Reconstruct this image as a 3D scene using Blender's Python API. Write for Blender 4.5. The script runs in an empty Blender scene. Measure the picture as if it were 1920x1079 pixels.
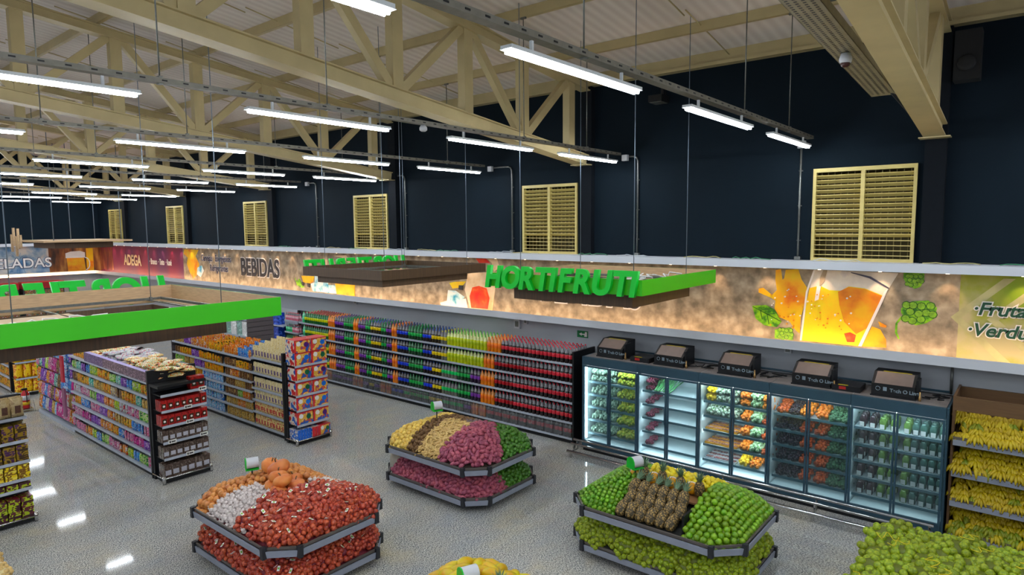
import bpy, math, random
from mathutils import Matrix, Vector, Euler
R = math.radians
PI = math.pi
random.seed(7)
scene = bpy.context.scene
COL = scene.collection

# ---------------------------------------------------------------- camera
yaw, pitch, roll = 0.68620514, 0.09535638, -0.00790036
fwd = Vector((-math.sin(yaw) * math.cos(pitch), math.cos(yaw) * math.cos(pitch), -math.sin(pitch)))
rgt = fwd.cross(Vector((0, 0, 1))).normalized()
upv = rgt.cross(fwd)
cr, sr = math.cos(roll), math.sin(roll)
r2, u2 = cr * rgt + sr * upv, -sr * rgt + cr * upv
cam_data = bpy.data.cameras.new('camera')
cam = bpy.data.objects.new('camera', cam_data)
COL.objects.link(cam)
m = Matrix.Identity(4)
for i in range(3):
    m[i][0], m[i][1], m[i][2] = r2[i], u2[i], -fwd[i]
m.translation = Vector((0, 0, 4.6))
cam.matrix_world = m
cam_data.sensor_width = 36
cam_data.lens = 36 * 1207.5 / 1920
cam_data.clip_start = 0.05
cam_data.clip_end = 200
scene.camera = cam

# ---------------------------------------------------------------- world, exposure
world = bpy.data.worlds.new('world')
scene.world = world
world.use_nodes = True
bgn = world.node_tree.nodes['Background']
bgn.inputs[0].default_value = (0.80, 0.88, 1.0, 1)
bgn.inputs[1].default_value = 0.20
scene.view_settings.view_transform = 'Standard'
scene.view_settings.look = 'None'
scene.view_settings.gamma = 1
scene.view_settings.use_curve_mapping = False
scene.view_settings.exposure = 1.1
TUBE_STRENGTH = 40.0
LED_STRENGTH = 9.0
try:
    scene.cycles.max_bounces = 6
    scene.cycles.diffuse_bounces = 3
    scene.cycles.glossy_bounces = 3
    scene.cycles.transmission_bounces = 4
    scene.cycles.transparent_max_bounces = 12
    scene.cycles.sample_clamp_indirect = 4
    scene.cycles.caustics_reflective = False
    scene.cycles.caustics_refractive = False
except Exception:
    pass

# ---------------------------------------------------------------- materials
MATS = {}
def S(c):  # 0-255 srgb -> linear
    return tuple(((v / 255) / 12.92 if v / 255 <= .04045 else ((v / 255 + .055) / 1.055) ** 2.4) for v in c)

def mat(name, c, rough=.5, metal=0.0, amt=.08, scale=8.0, emit=0, c2=None, bump=0, obj_var=0, alpha=1, detail=3, coat=0, stretch=None, lo=.35, hi=.65):
    if name in MATS:
        return MATS[name]
    mt = bpy.data.materials.new(name)
    mt.use_nodes = True
    nt = mt.node_tree
    p = nt.nodes['Principled BSDF']
    c = S(c)
    ca = tuple(max(0, v * (1 - amt)) for v in c) + (1,)
    cb = (tuple(min(1, v * (1 + amt)) for v in c) if c2 is None else S(c2)) + (1,)
    tc = nt.nodes.new('ShaderNodeTexCoord')
    nz = nt.nodes.new('ShaderNodeTexNoise')
    nz.inputs['Scale'].default_value = scale
    nz.inputs['Detail'].default_value = detail
    src = tc.outputs['Object']
    if stretch:
        mp = nt.nodes.new('ShaderNodeMapping')
        mp.inputs['Scale'].default_value = stretch
        nt.links.new(src, mp.inputs[0])
        src = mp.outputs[0]
    nt.links.new(src, nz.inputs['Vector'])
    cr_ = nt.nodes.new('ShaderNodeValToRGB')
    cr_.color_ramp.elements[0].position = lo
    cr_.color_ramp.elements[1].position = hi
    cr_.color_ramp.elements[0].color = ca
    cr_.color_ramp.elements[1].color = cb
    nt.links.new(nz.outputs['Fac'], cr_.inputs[0])
    out = cr_.outputs[0]
    if obj_var:
        oi = nt.nodes.new('ShaderNodeObjectInfo')
        hs = nt.nodes.new('ShaderNodeHueSaturation')
        mr = nt.nodes.new('ShaderNodeMapRange')
        mr.inputs[3].default_value = 1 - obj_var
        mr.inputs[4].default_value = 1 + obj_var
        nt.links.new(oi.outputs['Random'], mr.inputs[0])
        nt.links.new(mr.outputs[0], hs.inputs['Value'])
        mr2 = nt.nodes.new('ShaderNodeMapRange')
        mr2.inputs[3].default_value = .5 - obj_var * .05
        mr2.inputs[4].default_value = .5 + obj_var * .05
        nt.links.new(oi.outputs['Random'], mr2.inputs[0])
        nt.links.new(mr2.outputs[0], hs.inputs['Hue'])
        nt.links.new(out, hs.inputs['Color'])
        out = hs.outputs[0]
    nt.links.new(out, p.inputs['Base Color'])
    p.inputs['Roughness'].default_value = rough
    p.inputs['Metallic'].default_value = metal
    if coat:
        p.inputs['Coat Weight'].default_value = coat
    if alpha < 1:
        p.inputs['Alpha'].default_value = alpha
    if emit:
        nt.links.new(out, p.inputs['Emission Color'])
        p.inputs['Emission Strength'].default_value = emit
    if bump:
        b = nt.nodes.new('ShaderNodeBump')
        b.inputs['Strength'].default_value = bump
        b.inputs['Distance'].default_value = .01
        nt.links.new(nz.outputs['Fac'], b.inputs['Height'])
        nt.links.new(b.outputs[0], p.inputs['Normal'])
    MATS[name] = mt
    return mt

def print_mat(name, cols, scale=25, rough=.28, stretch=None, mode='NOISE', widths=None):
    """printed packaging: constant colour bands of a noise / voronoi pattern"""
    if name in MATS:
        return MATS[name]
    mt = bpy.data.materials.new(name)
    mt.use_nodes = True
    nt = mt.node_tree
    p = nt.nodes['Principled BSDF']
    tc = nt.nodes.new('ShaderNodeTexCoord')
    mp = nt.nodes.new('ShaderNodeMapping')
    if stretch:
        mp.inputs['Scale'].default_value = stretch
    nt.links.new(tc.outputs['Object'], mp.inputs[0])
    oi = nt.nodes.new('ShaderNodeObjectInfo')
    ad = nt.nodes.new('ShaderNodeVectorMath')
    ad.operation = 'ADD'
    sc_ = nt.nodes.new('ShaderNodeVectorMath')
    sc_.operation = 'SCALE'
    cx = nt.nodes.new('ShaderNodeCombineXYZ')
    nt.links.new(oi.outputs['Random'], cx.inputs[0])
    nt.links.new(oi.outputs['Random'], cx.inputs[1])
    nt.links.new(cx.outputs[0], sc_.inputs[0])
    sc_.inputs['Scale'].default_value = .25
    nt.links.new(mp.outputs[0], ad.inputs[0])
    nt.links.new(sc_.outputs[0], ad.inputs[1])
    if mode == 'NOISE':
        nz = nt.nodes.new('ShaderNodeTexNoise')
        nz.inputs['Detail'].default_value = 2
        o = nz.outputs['Fac']
    else:
        nz = nt.nodes.new('ShaderNodeTexVoronoi')
        sep = nt.nodes.new('ShaderNodeSeparateColor')
        nt.links.new(nz.outputs['Color'], sep.inputs[0])
        o = sep.outputs[0]
    nz.inputs['Scale'].default_value = scale
    nt.links.new(ad.outputs[0], nz.inputs['Vector'])
    rp = nt.nodes.new('ShaderNodeValToRGB')
    rp.color_ramp.interpolation = 'CONSTANT'
    n = len(cols)
    els = rp.color_ramp.elements
    lo, hi = (.32, .68) if mode == 'NOISE' else (0, 1)
    for i, c in enumerate(cols):
        pos = 0 if i == 0 else lo + (hi - lo) * (i / n if widths is None else widths[i - 1])
        e = els[i] if i < 2 else els.new(pos)
        e.position = pos
        e.color = S(c) + (1,)
    nt.links.new(o, rp.inputs[0])
    nt.links.new(rp.outputs[0], p.inputs['Base Color'])
    p.inputs['Roughness'].default_value = rough
    MATS[name] = mt
    return mt

def glow(name, c, strength):
    mt = bpy.data.materials.new(name)
    mt.use_nodes = True
    nt = mt.node_tree
    nt.nodes.remove(nt.nodes['Principled BSDF'])
    e = nt.nodes.new('ShaderNodeEmission')
    e.inputs[0].default_value = tuple(c) + (1,)
    e.inputs[1].default_value = strength
    nt.links.new(e.outputs[0], nt.nodes['Material Output'].inputs[0])
    MATS[name] = mt
    return mt

def glass_mat(name, tint=(.86, .94, .95), fac=.12, haze=0.0, hazec=(.5, .6, .62)):
    mt = bpy.data.materials.new(name)
    mt.use_nodes = True
    nt = mt.node_tree
    nt.nodes.remove(nt.nodes['Principled BSDF'])
    tr = nt.nodes.new('ShaderNodeBsdfTransparent')
    tr.inputs[0].default_value = tint + (1,)
    gl = nt.nodes.new('ShaderNodeBsdfGlossy')
    gl.inputs['Roughness'].default_value = .05
    fr = nt.nodes.new('ShaderNodeFresnel')
    fr.inputs[0].default_value = 1.45
    mx = nt.nodes.new('ShaderNodeMixShader')
    nt.links.new(fr.outputs[0], mx.inputs[0])
    nt.links.new(tr.outputs[0], mx.inputs[1])
    nt.links.new(gl.outputs[0], mx.inputs[2])
    last = mx
    if haze:
        df = nt.nodes.new('ShaderNodeBsdfDiffuse')
        df.inputs[0].default_value = hazec + (1,)
        m2 = nt.nodes.new('ShaderNodeMixShader')
        m2.inputs[0].default_value = haze
        nt.links.new(mx.outputs[0], m2.inputs[1])
        nt.links.new(df.outputs[0], m2.inputs[2])
        last = m2
    nt.links.new(last.outputs[0], nt.nodes['Material Output'].inputs[0])
    MATS[name] = mt
    return mt

# ---------------------------------------------------------------- mesh builder
class MB:
    def __init__(s):
        s.v, s.f, s.mi, s.sm, s.mats = [], [], [], [], []
    def mid(s, mt):
        if mt not in s.mats:
            s.mats.append(mt)
        return s.mats.index(mt)
    def add(s, vs, fs, mt, smooth=False, M=None):
        b = len(s.v)
        if M is not None:
            vs = [tuple(M @ Vector(q)) for q in vs]
        s.v += [tuple(q) for q in vs]
        k = s.mid(mt)
        for f in fs:
            s.f.append(tuple(b + i for i in f))
            s.mi.append(k)
            s.sm.append(smooth)
        return s
    def box(s, x0, x1, y0, y1, z0, z1, mt, M=None, front=None, top=None):
        vs = [(x0, y0, z0), (x1, y0, z0), (x1, y1, z0), (x0, y1, z0), (x0, y0, z1), (x1, y0, z1), (x1, y1, z1), (x0, y1, z1)]
        fs = [(0, 3, 2, 1), (4, 5, 6, 7), (0, 1, 5, 4), (1, 2, 6, 5), (2, 3, 7, 6), (3, 0, 4, 7)]
        s.add(vs, fs, mt, False, M)
        if front:
            s.mi[-4] = s.mid(front)
        if top:
            s.mi[-5] = s.mid(top)
        return s
    def bar(s, p, q, w, h, mt, up=(0, 0, 1)):
        p, q = Vector(p), Vector(q)
        d = q - p
        L = d.length
        d.normalize()
        up = Vector(up)
        if abs(d.dot(up)) > .99:
            up = Vector((1, 0, 0))
        x = d.cross(up).normalized()
        z = x.cross(d)
        M = Matrix.Identity(4)
        for i in range(3):
            M[i][0], M[i][1], M[i][2], M[i][3] = x[i], d[i], z[i], p[i]
        return s.box(-w / 2, w / 2, 0, L, -h / 2, h / 2, mt, M)
    def tube(s, pts, r, mt, n=6, cap=True):
        pts = [Vector(p) for p in pts]
        rings = []
        vs, fs = [], []
        for i, p in enumerate(pts):
            d = (pts[min(i + 1, len(pts) - 1)] - pts[max(i - 1, 0)]).normalized()
            up = Vector((0, 0, 1)) if abs(d.z) < .95 else Vector((1, 0, 0))
            x = d.cross(up).normalized()
            y = x.cross(d)
            rr = r[i] if isinstance(r, (list, tuple)) else r
            for k in range(n):
                a = 2 * PI * k / n
                vs.append(p + x * rr * math.cos(a) + y * rr * math.sin(a))
        for i in range(len(pts) - 1):
            for k in range(n):
                a, b = i * n + k, i * n + (k + 1) % n
                fs.append((a, b, b + n, a + n))
        if cap:
            fs.append(tuple(range(n - 1, -1, -1)))
            e = (len(pts) - 1) * n
            fs.append(tuple(e + k for k in range(n)))
        return s.add(vs, fs, mt, True)
    def lathe(s, prof, mt, n=10, c=(0, 0, 0), M=None, ms=None, sx=1, sy=1):
        vs = []
        for r, z in prof:
            for k in range(n):
                a = 2 * PI * k / n
                vs.append((c[0] + r * sx * math.cos(a), c[1] + r * sy * math.sin(a), c[2] + z))
        for i in range(len(prof) - 1):
            fs = []
            for k in range(n):
                a, b = i * n + k, i * n + (k + 1) % n
                fs.append((a, b, b + n, a + n))
            if i == 0:
                base = len(s.v)
                s.add(vs, fs, ms[0] if ms else mt, True, M)
            else:
                k_ = s.mid(ms[i] if ms else mt)
                for f in fs:
                    s.f.append(tuple(base + q for q in f))
                    s.mi.append(k_)
                    s.sm.append(True)
        s.f.append(tuple(base + q for q in range(n - 1, -1, -1)))
        s.mi.append(s.mid(ms[0] if ms else mt)); s.sm.append(False)
        e = base + (len(prof) - 1) * n
        s.f.append(tuple(e + k for k in range(n)))
        s.mi.append(s.mid(ms[-1] if ms else mt)); s.sm.append(False)
        return s
    def ball(s, c, r, mt, n=8, m_=5, M=None, rib=0):
        if not isinstance(r, (tuple, list)):
            r = (r, r, r)
        vs, fs = [], []
        for i in range(1, m_):
            t = PI * i / m_
            for k in range(n):
                a = 2 * PI * k / n
                q = 1 + (rib * (1 if k % 2 else -1) if rib else 0)
                vs.append((c[0] + r[0] * q * math.sin(t) * math.cos(a), c[1] + r[1] * q * math.sin(t) * math.sin(a), c[2] + r[2] * math.cos(t)))
        vs.append((c[0], c[1], c[2] + r[2] * (1 - 2 * rib)))
        vs.append((c[0], c[1], c[2] - r[2]))
        T_, B_ = len(vs) - 2, len(vs) - 1
        for i in range(m_ - 2):
            for k in range(n):
                a, b = i * n + k, i * n + (k + 1) % n
                fs.append((a + n, b + n, b, a))
        for k in range(n):
            fs.append((T_, k, (k + 1) % n))
            e = (m_ - 2) * n
            fs.append((B_, e + (k + 1) % n, e + k))
        return s.add(vs, fs, mt, True, M)
    def prism(s, pts, ax, a, b, mt, M=None, smooth=False):
        """polygon pts in the plane normal to ax ('X','Y','Z'), from a to b"""
        def P(u, w, t):
            return {'X': (t, u, w), 'Y': (u, t, w), 'Z': (u, w, t)}[ax]
        n = len(pts)
        vs = [P(u, w, a) for u, w in pts] + [P(u, w, b) for u, w in pts]
        fs = [tuple(range(n)), tuple(range(2 * n - 1, n - 1, -1))]
        s.add(vs, fs, mt, False, M)
        s.add(vs, [(i, i + n, (i + 1) % n + n, (i + 1) % n) for i in range(n)], mt, smooth, M)
        return s
    def mesh(s, name):
        me = bpy.data.meshes.new(name)
        me.from_pydata(s.v, [], s.f)
        for mt in s.mats:
            me.materials.append(mt)
        me.polygons.foreach_set('material_index', s.mi)
        me.polygons.foreach_set('use_smooth', s.sm)
        me.update()
        return me
    def obj(s, name, parent=None, label=None, loc=None):
        o = bpy.data.objects.new(name, s.mesh(name))
        COL.objects.link(o)
        if loc:
            o.location = loc
        if parent:
            o.parent = parent
        if label:
            o['label'] = label
        return o

def tag(o, label=None, cat=None, group=None, kind=None):
    if label: o['label'] = label
    if cat: o['category'] = cat
    if group: o['group'] = group
    if kind: o['kind'] = kind
    return o

def thing(name, label, cat, loc=(0, 0, 0), rz=0, group=None):
    o = bpy.data.objects.new(name, None)
    o.empty_display_size = .1
    COL.objects.link(o)
    o.location = loc
    o.rotation_euler = (0, 0, rz)
    return tag(o, label, cat, group)

def place(name, me, loc, label, cat, group=None, rot=(0, 0, 0), sc=1.0):
    o = bpy.data.objects.new(name, me)
    COL.objects.link(o)
    o.location = loc
    o.rotation_euler = rot
    if sc != 1.0:
        o.scale = (sc,) * 3 if isinstance(sc, (int, float)) else sc
    return tag(o, label, cat, group)

def child(name, me, parent, loc=(0, 0, 0), label=None, rot=(0, 0, 0)):
    o = bpy.data.objects.new(name, me)
    COL.objects.link(o)
    o.parent = parent
    o.location = loc
    o.rotation_euler = rot
    if label:
        o['label'] = label
    return o

KIDS = {}
def dup(root, loc, rot=None, label=None, group=None, sc=None):
    """copy a thing with its parts and sub-parts"""
    if root.name not in KIDS:
        KIDS[root.name] = [(ch, list(ch.children)) for ch in root.children]
    r = root.copy(); COL.objects.link(r); r.location = loc
    if rot is not None: r.rotation_euler = rot
    if sc is not None: r.scale = (sc, sc, sc)
    if label: r['label'] = label
    if group: r['group'] = group
    for ch, gs in KIDS[root.name]:
        c = ch.copy(); COL.objects.link(c); c.parent = r
        for g in gs:
            d = g.copy(); COL.objects.link(d); d.parent = c
    return r

def text(name, body, size, mt, loc, rot, parent=None, ext=.01, off=0, shear=0, sx=1.0, align='LEFT', label=None):
    cu = bpy.data.curves.new(name, 'FONT')
    cu.body = body
    cu.size = size
    cu.extrude = ext
    cu.offset = off
    cu.shear = shear
    cu.align_x = align
    cu.materials.append(mt)
    tmp = bpy.data.objects.new('tmp_text', cu)
    COL.objects.link(tmp)
    me = bpy.data.meshes.new_from_object(tmp.evaluated_get(bpy.context.evaluated_depsgraph_get()))
    bpy.data.objects.remove(tmp)
    bpy.data.curves.remove(cu)
    me.name = name
    if sx != 1.0:
        me.transform(Matrix.Diagonal((sx, 1, 1, 1)))
    o = bpy.data.objects.new(name, me)
    COL.objects.link(o)
    o.location = loc
    o.rotation_euler = rot
    if parent: o.parent = parent
    if label: o['label'] = label
    return o
FACE_S = (PI / 2, 0, 0)          # reads from -Y
FACE_E = (PI / 2, 0, PI / 2)     # reads from +X
FACE_W = (PI / 2, 0, -PI / 2)    # reads from -X

# common materials
beige = mat('beige_painted_steel', (190, 172, 126), .45, .1, .06, 3)
steel = mat('galvanised_steel', (120, 122, 118), .35, .7, .12, 20)
whitem = mat('white_paint', (200, 202, 206), .4, 0, .03, 4)
black = mat('black_metal', (22, 23, 26), .45, .3, .1, 10)
rail_m = mat('shelf_grey_metal', (172, 178, 190), .4, 0, .05, 10)
chrome = mat('chrome', (205, 205, 205), .15, 1, .03, 6)
cable_m = mat('steel_cable', (120, 135, 150), .4, .5, .05, 10)
wood_tan = mat('light_plywood', (190, 158, 120), .55, 0, .12, 6, stretch=(1, 1, 12))
wood_dark = mat('dark_wood_laminate', (98, 72, 46), .5, 0, .25, 3, stretch=(14, 14, .6), c2=(70, 50, 32))
green_face = mat('lime_green_laminate', (52, 178, 0), .45, 0, .02, 2)
green_text = mat('green_letter_acrylic', (0, 192, 48), .4, 0, .02, 2)

# ================================================================= the shell
WY = 11.9        # inner face of the long back wall
LX = -36.3       # inner face of the left wall
floor_m = bpy.data.materials.new('granite_floor')
floor_m.use_nodes = True
nt = floor_m.node_tree
p = nt.nodes['Principled BSDF']
tc = nt.nodes.new('ShaderNodeTexCoord')
def noise(scale, detail=3, stretch=None, rot=0):
    n = nt.nodes.new('ShaderNodeTexNoise')
    n.inputs['Scale'].default_value = scale
    n.inputs['Detail'].default_value = detail
    if stretch:
        mp = nt.nodes.new('ShaderNodeMapping')
        mp.inputs['Scale'].default_value = stretch
        mp.inputs['Rotation'].default_value = (0, 0, rot)
        nt.links.new(tc.outputs['Object'], mp.inputs[0])
        nt.links.new(mp.outputs[0], n.inputs['Vector'])
    else:
        nt.links.new(tc.outputs['Object'], n.inputs['Vector'])
    return n.outputs['Fac']
def ramp(src, stops):
    r = nt.nodes.new('ShaderNodeValToRGB')
    for i, (ps, c) in enumerate(stops):
        e = r.color_ramp.elements[i] if i < 2 else r.color_ramp.elements.new(ps)
        e.position = ps
        e.color = (S(c) if len(c) == 3 else c[:3]) + (1,)
    nt.links.new(src, r.inputs[0])
    return r.outputs[0]
def mixc(fac, a, b):
    x = nt.nodes.new('ShaderNodeMix')
    x.data_type = 'RGBA'
    nt.links.new(fac, x.inputs[0])
    nt.links.new(a, x.inputs[6])
    nt.links.new(b, x.inputs[7])
    return x.outputs[2]
base = ramp(noise(40, 5, (1, 2.0, 1), .9), [(.38, (74, 78, 86)), (.48, (166, 166, 162)), (.63, (222, 218, 208))])
warm = ramp(noise(1.6, 5, (1, .5, 1), .6), [(.40, (150, 156, 164)), (.68, (204, 188, 150))])
bg = mixc(ramp(noise(3.1, 4), [(.35, (0, 0, 0)), (.75, (205, 205, 205))]), base, warm)
specks = ramp(noise(48, 2, (1, 2.2, 1), .9), [(.38, (255, 255, 255)), (.44, (0, 0, 0))])
dark = ramp(noise(14, 2), [(0, (74, 80, 92)), (1, (92, 88, 80))])
nt.links.new(mixc(specks, bg, dark), p.inputs['Base Color'])
p.inputs['Roughness'].default_value = .06
p.inputs['Specular IOR Level'].default_value = .2

def struct(name, mb):
    o = mb.obj(name)
    o['kind'] = 'structure'
    return o
struct('floor', MB().box(LX - .2, 8, -9, WY + .4, -.12, 0, floor_m))

dark_wall = mat('dark_navy_wall_paint', (12, 24, 33), .85, 0, .06, 1.5)
dark_wall.node_tree.nodes['Principled BSDF'].inputs['Specular IOR Level'].default_value = .15
pale_wall = mat('pale_grey_wall_paint', (176, 180, 186), .55, 0, .03, 1.2)
pale_wall2 = mat('pale_metal_panel_wall', (186, 186, 186), .5, 0, .04, 2, stretch=(12, 12, .3))
LZ = 3.97
wins = [(-3.05 - 6.35 * k + (.02 if k else 0), -1.53 - 6.35 * k) for k in range(6)]   # louvre openings
mat('column_black_paint', (12, 17, 23), .8).node_tree.nodes['Principled BSDF'].inputs['Specular IOR Level'].default_value = .15
w = MB()
w.box(LX, 8, WY, WY + .2, 0, LZ, pale_wall)
w.box(LX, 8, WY, WY + .2, 5.53, 8.1, dark_wall)
edges = [8.0]
for a, b in wins:
    edges += [b, a]
edges.append(LX)
for i in range(0, len(edges), 2):
    w.box(edges[i + 1], edges[i], WY, WY + .2, LZ, 5.53, dark_wall)
struct('wall_back', w)
w = MB()
w.box(LX - .2, LX, -9, WY + .2, 0, 3.9, pale_wall2)
w.box(LX - .2, LX, -9, WY + .2, 3.9, 9.9, dark_wall)
struct('wall_left', w)

# roof deck, sloping down towards the back wall
def roof_z(y):          # underside of the purlins
    return 8.95 - .1155 * y
deck = bpy.data.materials.new('corrugated_roof_sheet')
deck.use_nodes = True
nt = deck.node_tree
p = nt.nodes['Principled BSDF']
tc = nt.nodes.new('ShaderNodeTexCoord')
p.inputs['Roughness'].default_value = .6
wv = nt.nodes.new('ShaderNodeTexWave')
wv.bands_direction = 'X'
wv.inputs['Scale'].default_value = 1.6
nt.links.new(tc.outputs['Object'], wv.inputs['Vector'])
nt.links.new(mixc(wv.outputs['Fac'], ramp(noise(.5), [(.3, (214, 202, 194)), (.7, (222, 210, 202))]), ramp(noise(.7), [(.3, (228, 218, 210)), (.7, (234, 224, 216))])), p.inputs['Base Color'])
bmp = nt.nodes.new('ShaderNodeBump')
bmp.inputs['Distance'].default_value = .012
nt.links.new(wv.outputs['Fac'], bmp.inputs['Height'])
nt.links.new(bmp.outputs[0], p.inputs['Normal'])
w = MB()
y0, y1 = -9, WY + .2
w.add([(LX, y0, roof_z(y0) + .16), (8, y0, roof_z(y0) + .16), (8, y1, roof_z(y1) + .16), (LX, y1, roof_z(y1) + .16),
       (LX, y0, roof_z(y0) + .26), (8, y0, roof_z(y0) + .26), (8, y1, roof_z(y1) + .26), (LX, y1, roof_z(y1) + .26)],
      [(0, 3, 2, 1), (4, 5, 6, 7), (0, 1, 5, 4), (1, 2, 6, 5), (2, 3, 7, 6), (3, 0, 4, 7)], deck)
struct('ceiling', w)

# purlins: channel sections running the length of the hall
def channel(mb, x0, x1, y, z, h, mt, wd=.07):
    mb.box(x0, x1, y - .006, y + .006, z, z + h, mt)
    mb.box(x0, x1, y, y + wd, z, z + .012, mt)
    mb.box(x0, x1, y, y + wd, z + h - .012, z + h, mt)
names = ['second roof purlin from the back wall', 'third roof purlin from the back wall', 'fourth roof purlin from the back wall',
         'fifth roof purlin from the back wall', 'sixth roof purlin from the back wall', 'seventh roof purlin from the back wall', 'eighth roof purlin from the back wall']
for k in range(7):
    y = 10.40 - 1.9 * k
    b = MB()
    channel(b, LX, 8, y, roof_z(y), .16, beige)
    tag(b.obj('roof_purlin'), 'long beige steel channel, ' + names[k], 'beam', 'roof purlins')
b = MB()
channel(b, LX, 8, 11.76, 7.5, .30, beige, .12)
b.box(LX, 8, 11.70, 11.76, 7.5, 7.56, beige)
tag(b.obj('eave_beam'), 'deep beige eave beam along the top of the dark back wall', 'beam')
for k in range(13):
    x = 1.8 - 3.15 * k
    if abs((x + 1.3) % 6.3) < .3: continue
    b = MB()
    for a in range(6):
        ya, yb = 11.7 - 1.9 * a - (0 if a else 0), 9.8 - 1.9 * a
        b.tube([(x, ya, roof_z(ya) + .04), (x + .02, yb, roof_z(yb) + .12)], .012, beige, 5)
    tag(b.obj('sag_rod'), 'thin beige rod tying the purlins together under the roof', 'rod', 'purlin tie rods')

# trusses
def bc(y): return 7.165 - .111 * y       # underside of bottom chord
def tcz(y): return 8.76 - .1155 * y      # underside of top chord
tword = ['nearest the right edge, its end above the right louvre window', 'second from the right, ending left of the tall exit conduit',
         'third from the right, ending above the drinks wall', 'fourth from the right', 'fifth from the right', 'furthest away, near the dark left wall']
def hbar(mb, p, q, w_, h_, mt):
    p, q = Vector(p), Vector(q)
    mb.bar(p + Vector((0, 0, -h_ / 2 + .01)), q + Vector((0, 0, -h_ / 2 + .01)), w_, .02, mt)
    mb.bar(p + Vector((0, 0, h_ / 2 - .01)), q + Vector((0, 0, h_ / 2 - .01)), w_, .02, mt)
    mb.bar(p, q, w_ * .55, h_ - .03, mt)
for k in range(6):
    X = -1.3 - 6.28 * k
    t = thing('roof_truss', 'beige steel roof truss, ' + tword[k], 'truss', (X, 11.6, bc(11.6)), 0, 'roof trusses')
    def L(y, z, x=0): return (x, y - 11.6, z - bc(11.6))
    b = MB(); hbar(b, L(11.68, bc(11.68) + .1), L(-6, bc(-6) + .1), .28, .22, beige); b.obj('bottom_chord', t)
    b = MB(); hbar(b, L(11.75, tcz(11.75) + .09), L(-6, tcz(-6) + .09), .24, .17, beige); b.obj('top_chord', t)
    ys = [11.13 - 1.53 * i for i in range(12)]
    for i, y in enumerate(ys):
        MB().bar(L(y, bc(y) + .2), L(y, tcz(y) + .02), .16, .2, beige, (0, 1, 0)).obj('upright', t)
        if i + 1 < len(ys):
            yn = ys[i + 1]
            if i % 2 == 0:      # top node at i, bottom node at i+1
                pa, pb = L(y - .12, tcz(y) + .02), L(yn + .1, bc(yn) + .22)
            else:
                pa, pb = L(y - .1, bc(y) + .22), L(yn + .12, tcz(yn) + .02)
            MB().bar(pa, pb, .14, .12, beige, (1, 0, 0)).obj('diagonal', t)
    MB().box(-.2, .2, -.12, .1, -.02, 0, beige).obj('end_plate', t)
    MB().box(X - .14, X + .14, 11.76, WY, 3.97, 7.5, mat('column_black_paint', (17, 21, 26), .7)).obj('trim_%d' % (k + 1))['kind'] = 'structure'

# louvre windows
louv = mat('cream_louvre_paint', (206, 186, 112), .45, 0, .06, 6)
shaft = mat('olive_shaft_paint', (96, 84, 44), .7, 0, .15, 3)
wl = ['nearest, at the right above the beer glass print', 'second from the right, above the hanging letters sign', 'third from the right, above the drinks wall',
      'fourth from the right', 'fifth from the right', 'furthest, beside the dark left wall']
shaft2 = mat('grid_olive', (150, 134, 76), .6, 0, .1, 4)
slat_me = frame_me = grid_me = shaft_me = None
for k, (a, b_) in enumerate(wins):
    W_ = b_ - a
    t = bpy.data.objects.new('window_%d' % (k + 1), None)
    COL.objects.link(t)
    t.location = (a, WY, 3.97)
    t['kind'] = 'structure'
    t['label'] = 'cream louvred vent window, ' + wl[k]
    if slat_me is None:
        f = MB()
        f.box(0, W_, -.05, .05, 0, .05, louv); f.box(0, W_, -.05, .05, 1.49, 1.555, louv)
        f.box(0, .05, -.05, .05, .05, 1.49, louv); f.box(W_ - .05, W_, -.05, .05, .05, 1.49, louv)
        f.box(W_ / 2 - .03, W_ / 2 + .03, -.05, .05, .05, 1.49, louv)
        frame_me = f.mesh('window_frame')
        s_ = MB()
        for i in range(17):
            z = .10 + i * .082
            M_ = Matrix.Translation((0, 0, z)) @ Matrix.Rotation(R(-35 if i > 3 else -4), 4, 'X')
            s_.box(.05, W_ / 2 - .03, -.04, .04, -.006, .006, louv, M_)
        slat_me = s_.mesh('louver_slats')
        g = MB()
        for i in range(1, 15):
            x = W_ * i / 15
            g.box(x - .006, x + .006, .09, .11, 0, 1.55, shaft2)
        for i in range(1, 9):
            g.box(0, W_, .10, .115, i * .17, i * .17 + .01, shaft2)
        grid_me = g.mesh('bird_grid')
        h = MB()
        h.box(0, W_, .55, .57, 0, 1.56, shaft); h.box(0, W_, .05, .55, 1.56, 1.58, shaft); h.box(0, W_, .05, .55, -.02, 0, shaft)
        h.box(-.02, 0, .05, .57, 0, 1.56, shaft); h.box(W_, W_ + .02, .05, .57, 0, 1.56, shaft)
        shaft_me = h.mesh('duct_recess')
    child('window_frame', frame_me, t)
    child('louver_panel', slat_me, t)
    child('louver_panel', slat_me, t, (W_ / 2 - .02, 0, 0))
    child('bird_grid', grid_me, t)
    child('duct_recess', shaft_me, t)

# ================================================================= lamps
tube_glow = glow('fluorescent_tube', (.86, .93, 1.0), TUBE_STRENGTH)
lamp_white = mat('lamp_housing_white', (210, 214, 216), .4, 0, .03, 5)
h = MB()
h.box(-.055, .055, 0, 1.95, .03, .06, lamp_white)
h.prism([(-.055, .03), (.055, .03), (.03, .052), (-.03, .052)], 'Y', -.012, 0, lamp_white)
h.prism([(-.055, .03), (.055, .03), (.03, .052), (-.03, .052)], 'Y', 1.95, 1.962, lamp_white)
house_me = h.mesh('lamp_housing')
tb = MB(); tb.tube([(0, .02, .012), (0, 1.93, .012)], .014, tube_glow, 8)
tube_me = tb.mesh('fluorescent_tube')
br = MB(); br.box(-.012, .012, -.012, .012, .06, .15, lamp_white); br_me = br.mesh('hanging_bracket')
rows = [4.2, .6, -3.05, -6.68, -10.35, -14.2, -18.05, -21.9, -26.5, -30.3, -34.5]
spans = [-5.2, -2.25, .65, 3.68, 6.75, 9.52]
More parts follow.
